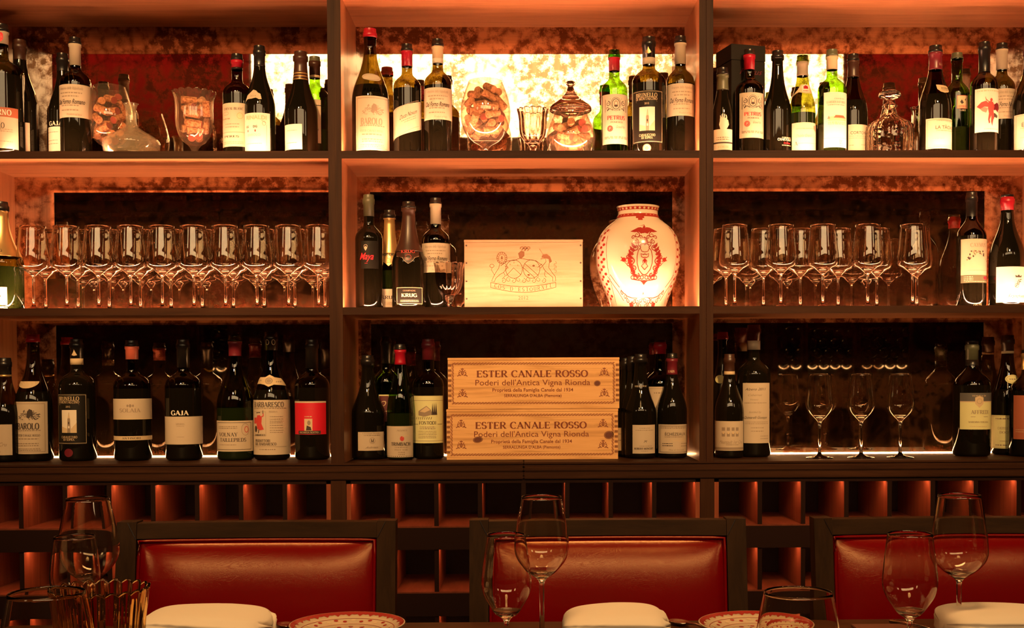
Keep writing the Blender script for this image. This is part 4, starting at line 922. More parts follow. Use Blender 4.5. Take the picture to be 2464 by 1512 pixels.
bottle(1588, 819, 76, 'bordeaux', ZCc, 3.54, 'taller bottle with a red capsule behind the last two bottles right of the crates', 'dark', [(819, 823, black), (823, 852, red)],
       [(1553, 931, 1612, 1080, paper, ALL(RC(1553, 935, 1612, 936, grey), SB(1570, 1600, [946], 3)))], group=CT)
bottle(1541, 853, 76, 'champagne', ZCc, 3.46, 'sparkling wine bottle with a white square label right of the crates', 'black', [(853, 873, black)],
       [(1519, 1023, 1573, 1092, paper, ALL(SB(1535, 1560, [1031], 1.6), SB(1526, 1568, [1036], 1.6), T('2013', 1548, 1049, 7, grey, 'serif', 24), T('M', 1549, 1063, 6, ink, 'script'), SB(1534, 1564, [1074], 1.4), T('ROBERT MONCUIT', 1546, 1080, 4.5, ink, 'serif', 48, .04), SB(1538, 1556, [1086], 1.4))), (0, 0, 0, 0, None, T('ROBERT MONCUIT', 1540, 930, 4, paper, 'serif', 30), 'foil_print')], group=CT, name='champagne_bottle', cat='champagne bottle')
bottle(1617, 851, 72, 'burgundy', ZCc, 3.46, 'brown-foiled bottle on the counter, last one before the right post', 'black', [(851, 863, black), (863, 902, dred)],
       [(1583, 1022, 1653, 1092, paper, ALL(FR(1586, 1025, 1650, 1089, ink), SB(1588, 1648, [1028, 1031], 1.8), T('ÉCHÉZEAUX', 1622, 1045, 7, ink, 'sans', 54), SB(1596, 1640, [1052], 1.6), T('Domaine', 1626, 1060, 6, tan, 'script', 38), SB(1591, 1614, [1068, 1073], 1.8, ink), SB(1634, 1648, [1068, 1074], 2.4), T('Mise en bouteille', 1624, 1083, 4, grey, 'script', 40))), (0, 0, 0, 0, None, T('EAUX', 1614, 894, 5, tan, 'serif', 16), 'foil_print')], group=CT)
# counter, right ----------------------------------------------------------
bottle(1739, 800, 64, 'burgundy', ZCc, 3.54, 'red-capped bottle mostly hidden behind the right post on the counter', 'black', [(800, 817, red)],
       [(0, 0, 0, 0, None, ALL(EL(1729, 913, 13, 10, ltan), T('2012', 1728, 912, 5, ink, 'serif', 15)), 'vintage_label')], group=CT)
bottle(1814, 783, 80, 'bordeaux', ZCc, 3.50, 'very tall bottle with a long handwritten cream label', 'black', [(783, 820, dred), (820, 842, paper)],
       [(1783, 922, 1847, 1067, paper, ALL(T('Alzero 2011', 1811, 937, 6, ink, 'script', 52), T('Cabernet', 1810, 951, 5, grey, 'script', 34), T('Veneto', 1808, 962, 4, grey, 'script', 18), SB(1786, 1838, [970], 1.6), T('bottled by', 1810, 992, 5, grey, 'script', 30), T('Quintarelli Giuseppe', 1812, 1005, 6, ink, 'script', 58), SB(1788, 1842, [1016, 1020], 1.4), SB(1800, 1830, [1030, 1038], 1.8), SB(1822, 1842, [1050, 1056], 1.6)))], group=CT, rn=.018)
def arches(A, U, Z, px):
    def q(a, b): return (U(a), Z(b))
    for i, x in enumerate((1736, 1747, 1758, 1768)):
        A.rect(*q(x - 3.5, 1037), *q(x + 3.5, 1029), grey, 1); A.rect(*q(x - 3.5, 1051), *q(x + 3.5, 1042), grey, 1); A.ell(*q(x, 1042), 3 * px, 3 * px, tan, 2, 10)
bottle(1755, 853, 70, 'burgundy', ZCc, 3.45, 'sloping bottle with a gold-ringed foil and a pale label of arches, right of the post', 'black', [(853, 894, brownf), (894, 902, tan)],
       [(1718, 1014, 1785, 1085, paper, ALL(arches, T('Meursault 1er Cru', 1754, 1064, 8, grey, 'script', 60), SB(1742, 1772, [1071], 1.6), RC(1718, 1077, 1785, 1083, grey, 1)))], group=CT)
bottle(2425, 808, 72, 'burgundy', ZCc, 3.53, 'bottle with an oval neck label and a yellow-green label on the counter', 'dark', [(808, 845, brownf), (845, 851, tan)],
       [(2384, 1000, 2446, 1080, ltan, ALL(FR(2387, 1002, 2443, 1078, grey, .8), SB(2392, 2430, [1008, 1072], 3), T('CASTELLINUZZA', 2412, 1031, 5.5, grey, 'serif', 46), T('DOCG M', 2412, 1041, 5.5, grey, 'serif', 36), SB(2398, 2428, [1062], 1.4))), (0, 0, 0, 0, None, ALL(EL(2428, 913, 18, 11, ltan), RG(2428, 913, 15, 8.5, grey, .8), SB(2420, 2436, [913], 3)), 'vintage_label')], group=CT)
bottle(2339, 822, 88, 'slope', ZCc, YCm, 'largest bottle right of the six-glass group, slate band and shield on its label', 'dark', [(822, 829, black), (829, 866, bgreen), (866, 880, black)],
       [(2302, 946, 2385, 1034, ltan, ALL(RC(2302, 946, 2385, 966, navy), RC(2302, 966, 2385, 968.5, tan), T('TENUTA DI', 2341, 953, 4, tan, 'serif', 34), PL([(2331, 957), (2341, 953), (2351, 957), (2351, 972), (2341, 982), (2331, 972)], tan, 3), RG(2341, 966, 6, 6, grey, .8, 4), T('AFFREDI', 2344, 992, 9, grey, 'serif', 46), RC(2322, 1003, 2332, 1004, grey), RC(2352, 1003, 2364, 1004, grey), T('1997', 2342, 1004, 4, grey, 'serif', 12), T('MAREMMA TOSCANA', 2341, 1016, 4, grey, 'serif', 50), SB(2320, 2362, [1027], 1.4, tan)))], group=CT)
bottle(2474, 843, 88, 'slope', ZCc, 3.455, 'gold-capped bottle with a rust-coloured label cut off by the right edge of the counter', 'dark', [(843, 850, black), (850, 890, gold)],
       [(2433, 952, 2520, 1058, orangep, ALL(T('RISERVA', 2475, 972, 7, maroon, 'serif', 50), SB(2436, 2500, [1035, 1040], 1.2, tan)))], group=CT)
# ------------------------------------------------------------------ stemware
def smooth(P, n=6): return catmull(P, n)
def glass_mesh(name, foot_r, stem_r, z_bowl, bowl, t=.0011, bottom=.011, m=None, seg=44):
    """bowl: outer (r,z) points from stem top to rim"""
    out = [(0, 0), (foot_r * .97, 0), (foot_r, .0012), (foot_r * .97, .0022), (foot_r * .55, .0045), (stem_r * 1.9, .0095), (stem_r, .020), (stem_r * .92, z_bowl * .55), (stem_r * 1.05, z_bowl - .012)]
    ob = smooth(bowl, 5)
    inner = [(max(r - t, 0), z) for r, z in ob if z > z_bowl + bottom and r > t * 3]
    prof = out + ob + [(ob[-1][0] - t * .5, ob[-1][1] + t * .4)] + inner[::-1] + [(0, inner[0][1] - .0015)]
    mb = MB(); mb.lathe(prof, seg); return mb, prof
def wine_glass(loc, label, foot_r, stem_r, h, zb, bowl, cat='wine glass', group=None, name='wine_glass', m=None, t=.0011):
    th = thing(name, loc, label, cat, group)
    mb, prof = glass_mesh(name, foot_r, stem_r, zb, bowl, t)
    k = len([0 for r, z in prof if z < zb - .001])
    mb.obj('glass_body', [m or crystal], th, True, True)
    return th
hB = at(1000, 548, 3.36).z - ZB
def bigbowl(h, rr, rm, zb, zm):
    return [(.0045, zb - .006), (.009, zb), (.024, zb + .012), (rm * .88, zb + (zm - zb) * .62), (rm, zm), (rm * .985, zm + .02), (rm - (rm - rr) * .42, zm + (h - zm) * .45), (rr, h)]
hg = .232
proto_g = None
ORD = ['first', 'second', 'third', 'fourth', 'fifth', 'sixth', 'seventh', 'eighth', 'ninth', 'last']
rows = [([80, 160, 237, 314, 390, 466, 542, 618, 694, 766], 3.368, 'front', 'left'), ([109, 187, 262, 337, 411, 486, 561, 635, 709, 781], 3.458, 'back', 'left'),
        ([1768, 1879, 1980, 2088, 2196], 3.375, 'front', 'right'), ([1747, 1837, 1926, 2017, 2110, 2206], 3.470, 'back', 'right')]
for xs, Yg, fr, side in rows:
    for i, x in enumerate(xs):
        p = at(x, 640, Yg); lab = '%s from the left of the %s row of wine glasses, middle shelf, %s unit' % ('last' if i == len(xs) - 1 else ORD[i], fr, side)
        if proto_g is None:
            proto_g = wine_glass((p.x, Yg, ZB), lab, .036, .0036, hg, .099, bigbowl(hg, .0345, .0438, .099, .131), group='wine glasses on the middle shelf')
        else: copy_tree(proto_g, (p.x, Yg, ZB), lab)
g2 = None
for i, x in enumerate((1972, 2072, 2166)):
    Yg = 3.40; p = at(x, 1090, Yg); hh = at(x, 900, Yg).z - ZC
    lab = ('left', 'middle', 'right')[i] + ' one of the three wine glasses standing on the counter'
    if g2 is None: g2 = wine_glass((p.x, Yg, ZC), lab, .038, .004, hh, .108, [(.005, .100), (.0085, .108), (.021, .120), (.034, .136), (.0395, .152), (.0385, .172), (.035, .20), (.0305, hh)], group='wine glasses on the counter')
    else: copy_tree(g2, (p.x, Yg, ZC), lab)

# ------------------------------------------------------------------ corks
corkm = mat('cork', (.62, .34, .19), .8)
nt = corkm.node_tree; tcn = N(corkm, 'ShaderNodeTexCoord'); nn = N(corkm, 'ShaderNodeTexNoise'); nn.inputs['Scale'].default_value = 160; nn.inputs['Detail'].default_value = 3
nt.links.new(tcn.outputs['Object'], nn.inputs['Vector']); q = ramp(corkm, [(.35, (.30, .13, .07)), (.5, (.62, .34, .19)), (.7, (.74, .46, .28))]); nt.links.new(nn.outputs['Fac'], q.inputs[0]); nt.links.new(q.outputs[0], nt.nodes['Principled BSDF'].inputs['Base Color'])
corkend = mat('wine_stained_cork', (.34, .07, .06), .8)
def cork_mesh(stained, print_):
    mb = MB(); r = .0108
    mb.lathe([(0, -.021), (r * .93, -.021), (r, -.0195), (r, .0195), (r * .93, .021), (0, .021)], 14, 0, mis=[1 if stained else 0] + [0] * 4)
    if print_:
        for k in range(3): mb.add([((r + .0002) * sin(a), -(r + .0002) * cos(a), z) for a, z in ((-.5 + .3 * k, -.012), (-.32 + .3 * k, -.012), (-.32 + .3 * k, .012 - k * .004), (-.5 + .3 * k, .012 - k * .004))], [(0, 1, 2, 3)], 2)
    o = mb.obj('cork', [corkm, corkend, ink], None, False); return o
CK = []
def seg_dist(a0, a1, b0, b1):
    best = 9
    for i in range(4):
        p = a0.lerp(a1, i / 3)
        d = b1 - b0; t = max(0, min(1, (p - b0).dot(d) / d.length_squared)); best = min(best, (p - b0 - d * t).length)
        q = b0.lerp(b1, i / 3); d = a1 - a0; t = max(0, min(1, (q - a0).dot(d) / d.length_squared)); best = min(best, (q - a0 - d * t).length)
    return best
def fill_corks(base, rin, z0, z1, n, label, seed, md=.0185):
    """rin(z): inner radius of the container at height z above base"""
    rnd = random.Random(seed); S = []; tries = 0
    z = z0 + .011
    while len(S) < n and tries < 9000:
        tries += 1
        zz = z0 + .011 + (z1 - z0 - .02) * min(1, (tries / 7000) + rnd.random() * .12)
        d = Vector((rnd.gauss(0, 1), rnd.gauss(0, 1), rnd.gauss(0, .5))).normalized() * .0195
        R_ = max(0, rin(zz) - .012); a = rnd.random() * 2 * pi; q = R_ * sqrt(rnd.random()); c = Vector((q * cos(a), q * sin(a), zz))
        ok = True
        for e in (c - d, c + d):
            rr = sqrt(e.x ** 2 + e.y ** 2)
            if e.z < z0 + .009 or e.z > z1 or rr > rin(e.z) - .0125: ok = False; break
        if ok:
            for s in S:
                if (s[0] - c).length < .062 and seg_dist(c - d, c + d, s[0] - s[1], s[0] + s[1]) < md: ok = False; break
        if ok: S.append((c, d))
    for c, d in S:
        if len(CK) < 3:
            o = cork_mesh(len(CK) != 1, len(CK) > 0); CK.append(o)
        else:
            o = rnd.choice(CK[:3]).copy(); COL.objects.link(o)
        o.rotation_mode = 'QUATERNION'; o.rotation_quaternion = d.to_track_quat('Z', 'Y'); o.location = Vector(base) + c
        tag(o, label, 'cork', label.replace('used cork', 'used corks'))
def container(name, cx, Y, zs, px_prof, label, cat, m, t=.0018, flute=None, parts=None, seg=56, bottom=.004, foot=None):
    """px_prof: (row, half width px) from bottom to rim, seen in the photograph"""
    p = at(cx, px_prof[-1][0], Y); S = F / Y
    P = [(hw / S, max(.001, at(cx, y, Y).z - zs)) for y, hw in px_prof]
    th = thing(name, (p.x, Y, zs), label, cat)
    ob = smooth(P, 5)
    inner = [(max(r - t, 0), z) for r, z in ob if z > bottom + (foot or 0)]
    prof = [(0, 0), (P[0][0] * .96, 0)] + ob + [(ob[-1][0] - t / 2, ob[-1][1] + t * .3)] + inner[::-1] + [(0, inner[0][1])]
    no = len(ob) + 2; zr = ob[-1][1]
    def mod(i, r, z, a):
        if not flute: return r, z
        n, amp, rim, z0 = flute
        k = max(0, min(1, (z - z0) / .02)); sc = 1 + amp * k * (abs(cos(n * a / 2)) - .6) * (1 if i < no + 1 else .35)
        top = max(0, (z - zr * .93) / (zr * .07)); return r * sc, z + rim * top * abs(cos(n * a / 2))
    mb = MB(); mb.lathe(prof, seg if not flute else flute[0] * 8, 0, mod=mod)
    mb.obj('glass_body', [m], th, True, True)
    rz = [(r, z) for r, z in inner]
    def rin(z):
        for i in range(len(rz) - 1):
            if rz[i][1] <= z <= rz[i + 1][1]: return rz[i][0] + (rz[i + 1][0] - rz[i][0]) * (z - rz[i][1]) / max(1e-6, rz[i + 1][1] - rz[i][1])
        return rz[-1][0] if z > rz[-1][1] else 0
    return th, rin, inner[0][1]
# large snifter of corks, middle unit
th, rin, zi = container('brandy_snifter', 1168, 3.40, ZA, [(384, 34), (382, 33), (378, 10), (366, 7), (352, 12), (342, 30), (326, 46), (300, 57), (272, 60), (246, 57), (220, 49), (196, 40)], 'large snifter glass filled with corks on the top shelf of the middle unit', 'glass', pinkthin, .0016, foot=.043)
fill_corks((th.location.x, 3.40, ZA), rin, zi, at(1168, 205, 3.4).z - ZA, 34, 'used cork in the large snifter of the middle unit', 1)
th, rin, zi = container('brandy_snifter', 263, 3.43, ZA, [(384, 30), (382, 29), (378, 9), (370, 7), (358, 10), (346, 28), (328, 43), (300, 52), (276, 53), (250, 48), (228, 42), (209, 36)], 'snifter glass filled with corks behind the wide flat decanter', 'glass', pinkthin, .0016, foot=.035)
fill_corks((th.location.x, 3.43, ZA), rin, zi, at(263, 216, 3.43).z - ZA, 24, 'used cork in the snifter behind the flat decanter', 2)
th, rin, zi = container('ribbed_vase', 467, 3.40, ZA, [(384, 22), (382, 22), (376, 10), (368, 7), (360, 9), (352, 14), (340, 28), (322, 38), (295, 43), (262, 43), (238, 45), (225, 50)], 'ribbed glass vase filled with corks in the left unit', 'vase', pinkthin, .0018, (16, .07, .004, .04), foot=.03)
fill_corks((th.location.x, 3.40, ZA), rin, zi, at(467, 236, 3.4).z - ZA, 18, 'used cork in the ribbed vase of the left unit', 3)
th, rin, zi = container('covered_jar', 1373, 3.40, ZA, [(384, 30), (381, 34), (372, 46), (352, 56), (332, 59), (312, 55), (294, 48), (280, 42), (272, 41)], 'covered glass jar of corks with a tall pointed lid', 'jar', pinkthin, .0018, foot=.004)
fill_corks((th.location.x, 3.40, ZA), rin, zi, at(1373, 290, 3.4).z - ZA, 22, 'used cork in the covered jar', 4)
S_ = F / 3.40
lid = [(hw / S_, at(1373, y, 3.4).z - ZA) for y, hw in ((271, 42), (268, 49), (262, 50), (255, 46), (243, 30), (232, 18), (222, 10.5), (213, 8), (208, 6.5), (204, 10), (200, 11), (196, 8))]
lp = smooth(lid, 4); mb = MB(); li = [(max(0, r - .002), z - .001) for r, z in lp if z < at(1373, 226, 3.4).z - ZA]
mb.lathe([(li[0][0], lp[0][1])] + lp + [(0, lp[-1][1] + .002)], 48)
mb.lathe(li[:1] + li + [(0, li[-1][1] + .001)], 48)
mb.obj('lid', [pinkglass], th, True, True)
container('fluted_goblet', 1282, 3.395, ZA, [(384, 24), (382, 23), (376, 8), (366, 5), (358, 8), (350, 11), (343, 18), (330, 28), (312, 32), (290, 33), (275, 35), (266, 38)], 'small fluted goblet between the large snifter and the covered jar', 'glass', pinkglass, .002, (14, .07, .003, .03), foot=.04)
container('fluted_goblet', 1081, 3.395, ZB, [(746, 22), (744, 21), (740, 9), (730, 6), (722, 10), (713, 12), (704, 22), (690, 29), (670, 33), (650, 34), (636, 37)], 'fluted goblet at the left side of the crate with the coat of arms', 'glass', pinkglass, .002, (14, .07, .003, .03), foot=.034)
# wide decanter
def closed(name, cx, Y, zs, pts, label, cat, m, t=.002, mod=None, seg=56, level=None):
    p = at(cx, pts[-1][0], Y); S = F / Y; P = smooth([(hw / S, max(.0005, at(cx, y, Y).z - zs)) for y, hw in pts], 6)
    th = thing(name, (p.x, Y, zs), label, cat)
    inner = [(max(r - t, .001), z) for r, z in P if z > .004]
    mb = MB(); mb.lathe([(0, 0)] + P + [(P[-1][0] - t / 2, P[-1][1] + t * .3)] + inner[::-1] + [(0, inner[0][1])], seg, 0, mod=mod); mb.obj('glass_body', [m], th, True, True)
    return th
closed('decanter', 315, 3.375, ZA, [(388, 40), (385, 52), (372, 61), (354, 66), (340, 64), (328, 50), (318, 33), (309, 20), (300, 13), (284, 11.5), (266, 12), (256, 14), (250, 17)], 'wide flat wine decanter with a thin neck', 'decanter', clearthin, .003)
# cut crystal decanter
def facet(i, r, z, a):
    if z < .13 and r > .02: return r * (1 + .022 * cos(18 * a) + .012 * sin(z * 420) * cos(9 * a)), z
    return r * (1 + .03 * cos(9 * a)) if .13 <= z < .18 else r, z
th = closed('crystal_decanter', 2141, 3.40, ZA, [(386, 50), (384, 54), (360, 56), (330, 57), (306, 54), (297, 46), (290, 34), (283, 23), (274, 16), (264, 13), (258, 17), (254, 17), (250, 12)], 'cut crystal decanter with a flat round stopper', 'decanter', pinkglass, .004, facet, 108)
mb = MB(); zt = at(2141, 250, 3.4).z - ZA
st = smooth([(.0005, zt - .018), (.010, zt - .014), (.011, zt), (.007, zt + .006), (.012, zt + .011), (.028, zt + .018), (.0305, zt + .025), (.026, zt + .033), (.012, zt + .037), (.0005, zt + .037)], 5)
mb.lathe([(0, st[0][1])] + st[1:-1] + [(0, st[-1][1])], 40); mb.obj('stopper', [pinkglass], th, True, True)
th = closed('carafe', 2207, 3.47, ZA, [(386, 24), (380, 27), (340, 26), (320, 22), (300, 14), (285, 12), (268, 13), (259, 16)], 'small glass carafe of amber liquor behind the half-moon collared bottle', 'carafe', crystal, .0015)
mb = MB(); S = F / 3.47
mb.lathe([(0, .004), (22 / S, .004)] + [(hw / S - .003, at(2207, y, 3.47).z - ZA) for y, hw in ((380, 27), (340, 26), (322, 22.5))] + [(0, at(2207, 322, 3.47).z - ZA)], 32)
mb.obj('liquor', [mat('amber_liquor', (.55, .22, .06), .1)], th, True)
# black gift box
pb = at(1760, 240, 3.42); hbx = at(1760, 105, 3.42).z - ZA
t = thing('gift_box', (pb.x, 3.42, ZA), 'tall black gift box at the left end of the right unit', 'box', rz=radians(15))
mb = MB(); mb.box(0, .104, 0, .104, 0, hbx - .045, 0, bev=.001); mb.obj('box_body', [blacklab], t)
mb = MB(); mb.box(-.001, .105, -.001, .105, hbx - .0445, hbx, 0, bev=.001); mb.obj('lid', [blacklab], t)
A = Art([]); A.text('Petrus', .06, hbx - .075, .016, dred, 'script', 1, .07); A.text('Pomerol', .06, hbx - .11, .007, dred, 'script', 1); A.build('lettering', lambda x, y, o: (x, -.0006 - o, y), t)

# ------------------------------------------------------------------ wine crates
def crate(x0, x1, y0, y1, Yc, depth, label, m, name='wine_crate', zs=None):
    p0 = at(x0, y1, Yc); p1 = at(x1, y0, Yc); w = p1.x - p0.x; z0 = zs; h = at((x0 + x1) / 2, y0, Yc).z - z0
    t = thing(name, ((p0.x + p1.x) / 2, Yc, z0), label, 'crate', None)
    e = .012
    for s in (-1, 1):
        mb = MB(); mb.box(s * (w / 2 - e / 2) - e / 2, s * (w / 2 - e / 2) + e / 2, .0125, depth - .0005, .0005, h - .0075, 0); mb.obj('side_board', [m], t)
    mb = MB(); mb.box(-w / 2, w / 2, 0, .012, .0005, h - .0075, 0, bev=.0006); fb = mb.obj('front_board', [m], t)
    mb = MB(); mb.box(-w / 2 + e, w / 2 - e, .0125, depth - .001, .0008, .008, 0); mb.obj('bottom_board', [m], t)
    mb = MB(); mb.box(-w / 2 + e, w / 2 - e, depth - .0125, depth - .001, .009, h - .0075, 0); mb.obj('back_board', [m], t)
    mb = MB(); mb.box(-w / 2 - .0006, w / 2 + .0006, -.001, depth, h - .007, h, 0, bev=.0006); mb.obj('lid', [m], t)
    px = w / (x1 - x0)
    def U(x): return (x - (x0 + x1) / 2) * px
    def Z(y): return at((x0 + x1) / 2, y, Yc).z - z0
    return t, fb, U, Z, px, w, h
def crest(A, x, y, s, m):
    A.ell(x, y, .16 * s, .30 * s, m, 1); A.ell(x, y, .07 * s, .2 * s, pine, 2); A.line([(x, y - .2 * s), (x, y + .22 * s)], .05 * s, m, 3); A.line([(x - .13 * s, y + .02 * s), (x + .13 * s, y + .02 * s)], .05 * s, m, 3)
    A.poly([(x - .15 * s, y + .36 * s), (x - .2 * s, y + .55 * s), (x - .07 * s, y + .45 * s), (x, y + .62 * s), (x + .07 * s, y + .45 * s), (x + .2 * s, y + .55 * s), (x + .15 * s, y + .36 * s)], m)
    for q in (-1, 1):
        A.curl(x + q * .36 * s, y + .12 * s, .17 * s, 90, q * .9, .08 * s, m); A.curl(x + q * .34 * s, y - .15 * s, .14 * s, 90, -q * .8, .08 * s, m); A.line([(x + q * .15 * s, y - .34 * s), (x + q * .4 * s, y - .30 * s), (x + q * .62 * s, y - .42 * s)], .09 * s, m)
def ester(x0, x1, y0, y1, label, knots, zs, Yc):
    t, fb, U, Z, px, w, h = crate(x0, x1, y0, y1, Yc, .165, label, pine, zs=zs)
    A = Art([]); cx = (x0 + x1) / 2
    L_, R_, T_, B_ = x0 + 10, x1 - 12, y0 + 11, y1 - 15
    # rope border
    def rope(a, b, vert, fixed):
        n = int(abs(b - a) / 7.4)
        for i in range(n):
            c = a + (b - a) * (i + .5) / n; P = []
            for k in range(9):
                q = -1 + k / 4; s_ = 4.3 * q; d_ = 1.9 * sin(q * pi * .8)
                P.append((U(fixed + d_), Z(c + s_)) if vert else (U(c + s_), Z(fixed - d_)))
            A.line(P, 1.5 * px, burnt)
            for q in (-.5, .5):
                P = [(U(fixed - q * 3.4), Z(c + q * 3)), (U(fixed - q * 1), Z(c + q * 5))] if vert else [(U(c + q * 3), Z(fixed + q * 3.4)), (U(c + q * 5), Z(fixed + q * 1))]
                A.line(P, 1.3 * px, burnt)
    rope(L_, R_, False, T_ + 3); rope(L_, R_, False, B_ + 1); rope(T_ + 5, B_ - 1, True, L_ + 2); rope(T_ + 5, B_ - 1, True, R_ - 1)
    hh = y1 - y0
    for fx in (35, x1 - x0 - 36):
        for fy in (.29, .70): crest(A, U(x0 + fx), Z(y0 + hh * fy), 20 * px, burnt)
    A.text('ESTER CANALE ROSSO', U(cx - 3), Z(y0 + hh * .315), 15.5 * px, burnt, 'serif', 1, 268 * px, .035)
    A.text("Poderi dell'Antica Vigna Rionda", U(cx - 2), Z(y0 + hh * .485), 13.5 * px, burnt, 'sans', 1, 276 * px)
    A.text('Proprietà della Famiglia Canale dal 1934', U(cx - 2), Z(y0 + hh * .63), 8.2 * px, burnt, 'sans', 1, 194 * px, .012)
    A.text("SERRALUNGA D'ALBA (Piemonte)", U(cx - 2), Z(y0 + hh * .742), 7 * px, burnt, 'sans', 1, 138 * px, .012)
    n = 8
    for i in range(n):
        yy = y0 + 12 + (hh - 26) * (i + .5) / n
        A.rect(U(x0 + .5), Z(yy + 3), U(x0 + 8.5), Z(yy - 3), endg, 1); A.rect(U(x1 - 8.5), Z(yy + 3), U(x1 - .5), Z(yy - 3), endg, 1)
    for kx, ky, rx, ry in knots:
        A.ell(U(kx), Z(ky), rx * px * 1.35, ry * px * 1.4, endg, 1, tilt=.15); A.ell(U(kx), Z(ky), rx * px, ry * px, knot, 3, tilt=.15)
    o = A.build('print', lambda x, y, f: (x, -.0004 - f, y), fb, off=.0001)
    return t, h
YCr = 3.405
t1, h1 = ester(1075, 1487, 985, 1108, 'lower of the two stacked pine crates, two dark knots on its front', [(1150, 1058, 9, 5.5), (1465, 1048, 9, 7)], ZC, YCr)
t2, h2 = ester(1078, 1490, 861, 984, 'upper of the two stacked pine crates, one dark knot beside its lettering', [(1437, 923.5, 6, 5)], ZC + h1 + .0004, YCr)
t, fb, U, Z, px, w, h = crate(1118, 1402, 577, 747, 3.392, .18, 'pale wooden crate with a branded coat of arms on the middle shelf', pale, zs=ZB)
A = Art([])
def q(x, y): return (U(x), Z(y))
b = lburnt
for x, y in ((1123, 591), (1123, 633), (1123, 677), (1123, 719), (1397, 591), (1397, 633), (1397, 677), (1397, 719)): A.ell(*q(x, y), 2.2 * px, 2.2 * px, nail)
A.line([q(1181, 680), q(1181, 692)] + [q(1181 + 78 * i / 10, 692 + 12 * sin(i / 10 * pi / 2)) for i in range(1, 11)] + [q(1259 + 78 * i / 10, 704 - 12 * (1 - cos(i / 10 * pi / 2))) for i in range(1, 11)] + [q(1337, 680)], 1.3 * px, b)
A.line([q(1181, 680)] + [q(1181 + 78 * i / 10, 680 + 10 * sin(i / 10 * pi / 2)) for i in range(1, 11)] + [q(1259 + 78 * i / 10, 690 - 10 * (1 - cos(i / 10 * pi / 2))) for i in range(1, 11)], 1.3 * px, b)
for i, ch in enumerate("COS D'ESTOURNEL"):
    s = (i - 7) / 7
    if ch != ' ': A.text(ch, U(1259 + s * 66), Z(696 - 9 * s * s + 1), 9 * px, b, 'serif', 1, None, -.03)
A.text('2012', U(1259), Z(717), 8 * px, b, 'sans', 1, 24 * px, -.01)
for cx_, tl in ((1237, .25), (1279, -.25)):   # two shields
    A.ring(U(cx_), Z(648), 20 * px, 22 * px, 1.3 * px, b)
A.line([q(1262, 634), q(1296, 664)], 1.3 * px, b); A.line([q(1256, 642), q(1286, 668)], 1.3 * px, b); A.line([q(1218, 664), q(1236, 645), q(1254, 662)], 1.3 * px, b)
for sx, sy in ((1228, 638), (1237, 634), (1246, 640)): A.text('*', U(sx), Z(sy), 6 * px, b)
for sx, sy in ((1284, 640), (1272, 662)): A.ell(*q(sx, sy), 3 * px, 2.4 * px, b)
for i in range(9):
    x = 1212 + i * 12; A.curl(U(x), Z(676 - (3 if i % 2 else 0)), 6 * px, 90, 1.2 if i % 2 else -1.2, 1.3 * px, b)
# helm with plume
A.poly([q(1250, 622), q(1247, 610), q(1254, 604), q(1262, 606), q(1262, 616), q(1256, 622)], b)
for a in range(5): A.curl(U(1257 + a * 4), Z(598 + (a % 2) * 4), 5 * px, 200, -.9, 2.2 * px, b)
A.line([q(1236, 628), q(1250, 622), q(1264, 624), q(1290, 628), q(1306, 640)], 1.3 * px, b); A.line([q(1205, 640), q(1222, 628), q(1238, 627)], 1.3 * px, b)
# lion left: maned head, arched body, hind leg, tail
A.ring(U(1208), Z(621), 12 * px, 14 * px, 1.3 * px, b); A.ring(U(1208), Z(622), 8 * px, 10 * px, 1 * px, b)
for a in range(14): A.line([(U(1208) + 9 * px * cos(a * .45), Z(621) + 10 * px * sin(a * .45)), (U(1208) + 12 * px * cos(a * .45 + .15), Z(621) + 14 * px * sin(a * .45 + .15))], 1.3 * px, b)
A.text(':', U(1208), Z(619), 4 * px, b); A.line([q(1206, 627), q(1210, 627)], 1 * px, b); A.poly([q(1206.5, 617), q(1209.5, 617), q(1210, 624), q(1206, 624)], b)
A.line([q(1203, 635), q(1200, 646), q(1192, 658), q(1186, 670), q(1183, 677), q(1190, 678), q(1193, 670), q(1204, 660), q(1212, 656), q(1222, 642), q(1215, 634)], 1.2 * px, b)
A.line([q(1212, 656), q(1216, 664), q(1208, 672)], 1.2 * px, b); A.line([q(1190, 662), q(1183, 650), q(1184, 644)], 1.1 * px, b); A.ring(U(1184), Z(640), 5 * px, 4 * px, 1.2 * px, b); A.line([q(1215, 640), q(1224, 645), q(1218, 648)], 1.4 * px, b)
# unicorn right
A.line([q(1298, 599), q(1307, 613)], 1.4 * px, b, w1=.6 * px); A.poly([q(1303, 620), q(1306, 613), q(1316, 612), q(1324, 618), q(1328, 630), q(1322, 634), q(1320, 624), q(1312, 622)], b)
A.line([q(1301, 624), q(1312, 622), q(1314, 630), q(1306, 640), q(1300, 646)], 1.4 * px, b); A.line([q(1322, 632), q(1320, 644), q(1328, 656), q(1336, 666), q(1337, 677), q(1330, 678), q(1330, 668), q(1318, 658), q(1310, 650), q(1306, 642)], 1.3 * px, b)
A.line([q(1312, 652), q(1310, 662), q(1314, 668)], 1.2 * px, b); A.line([q(1304, 636), q(1294, 644)], 1.3 * px, b)
for a in range(5): A.curl(U(1336), Z(634 + a * 5), 4 * px, 90, .7 if a % 2 else -.7, 1 * px, b)
A.build('print', lambda x, y, f: (x, -.0004 - f, y), fb, off=.0001)

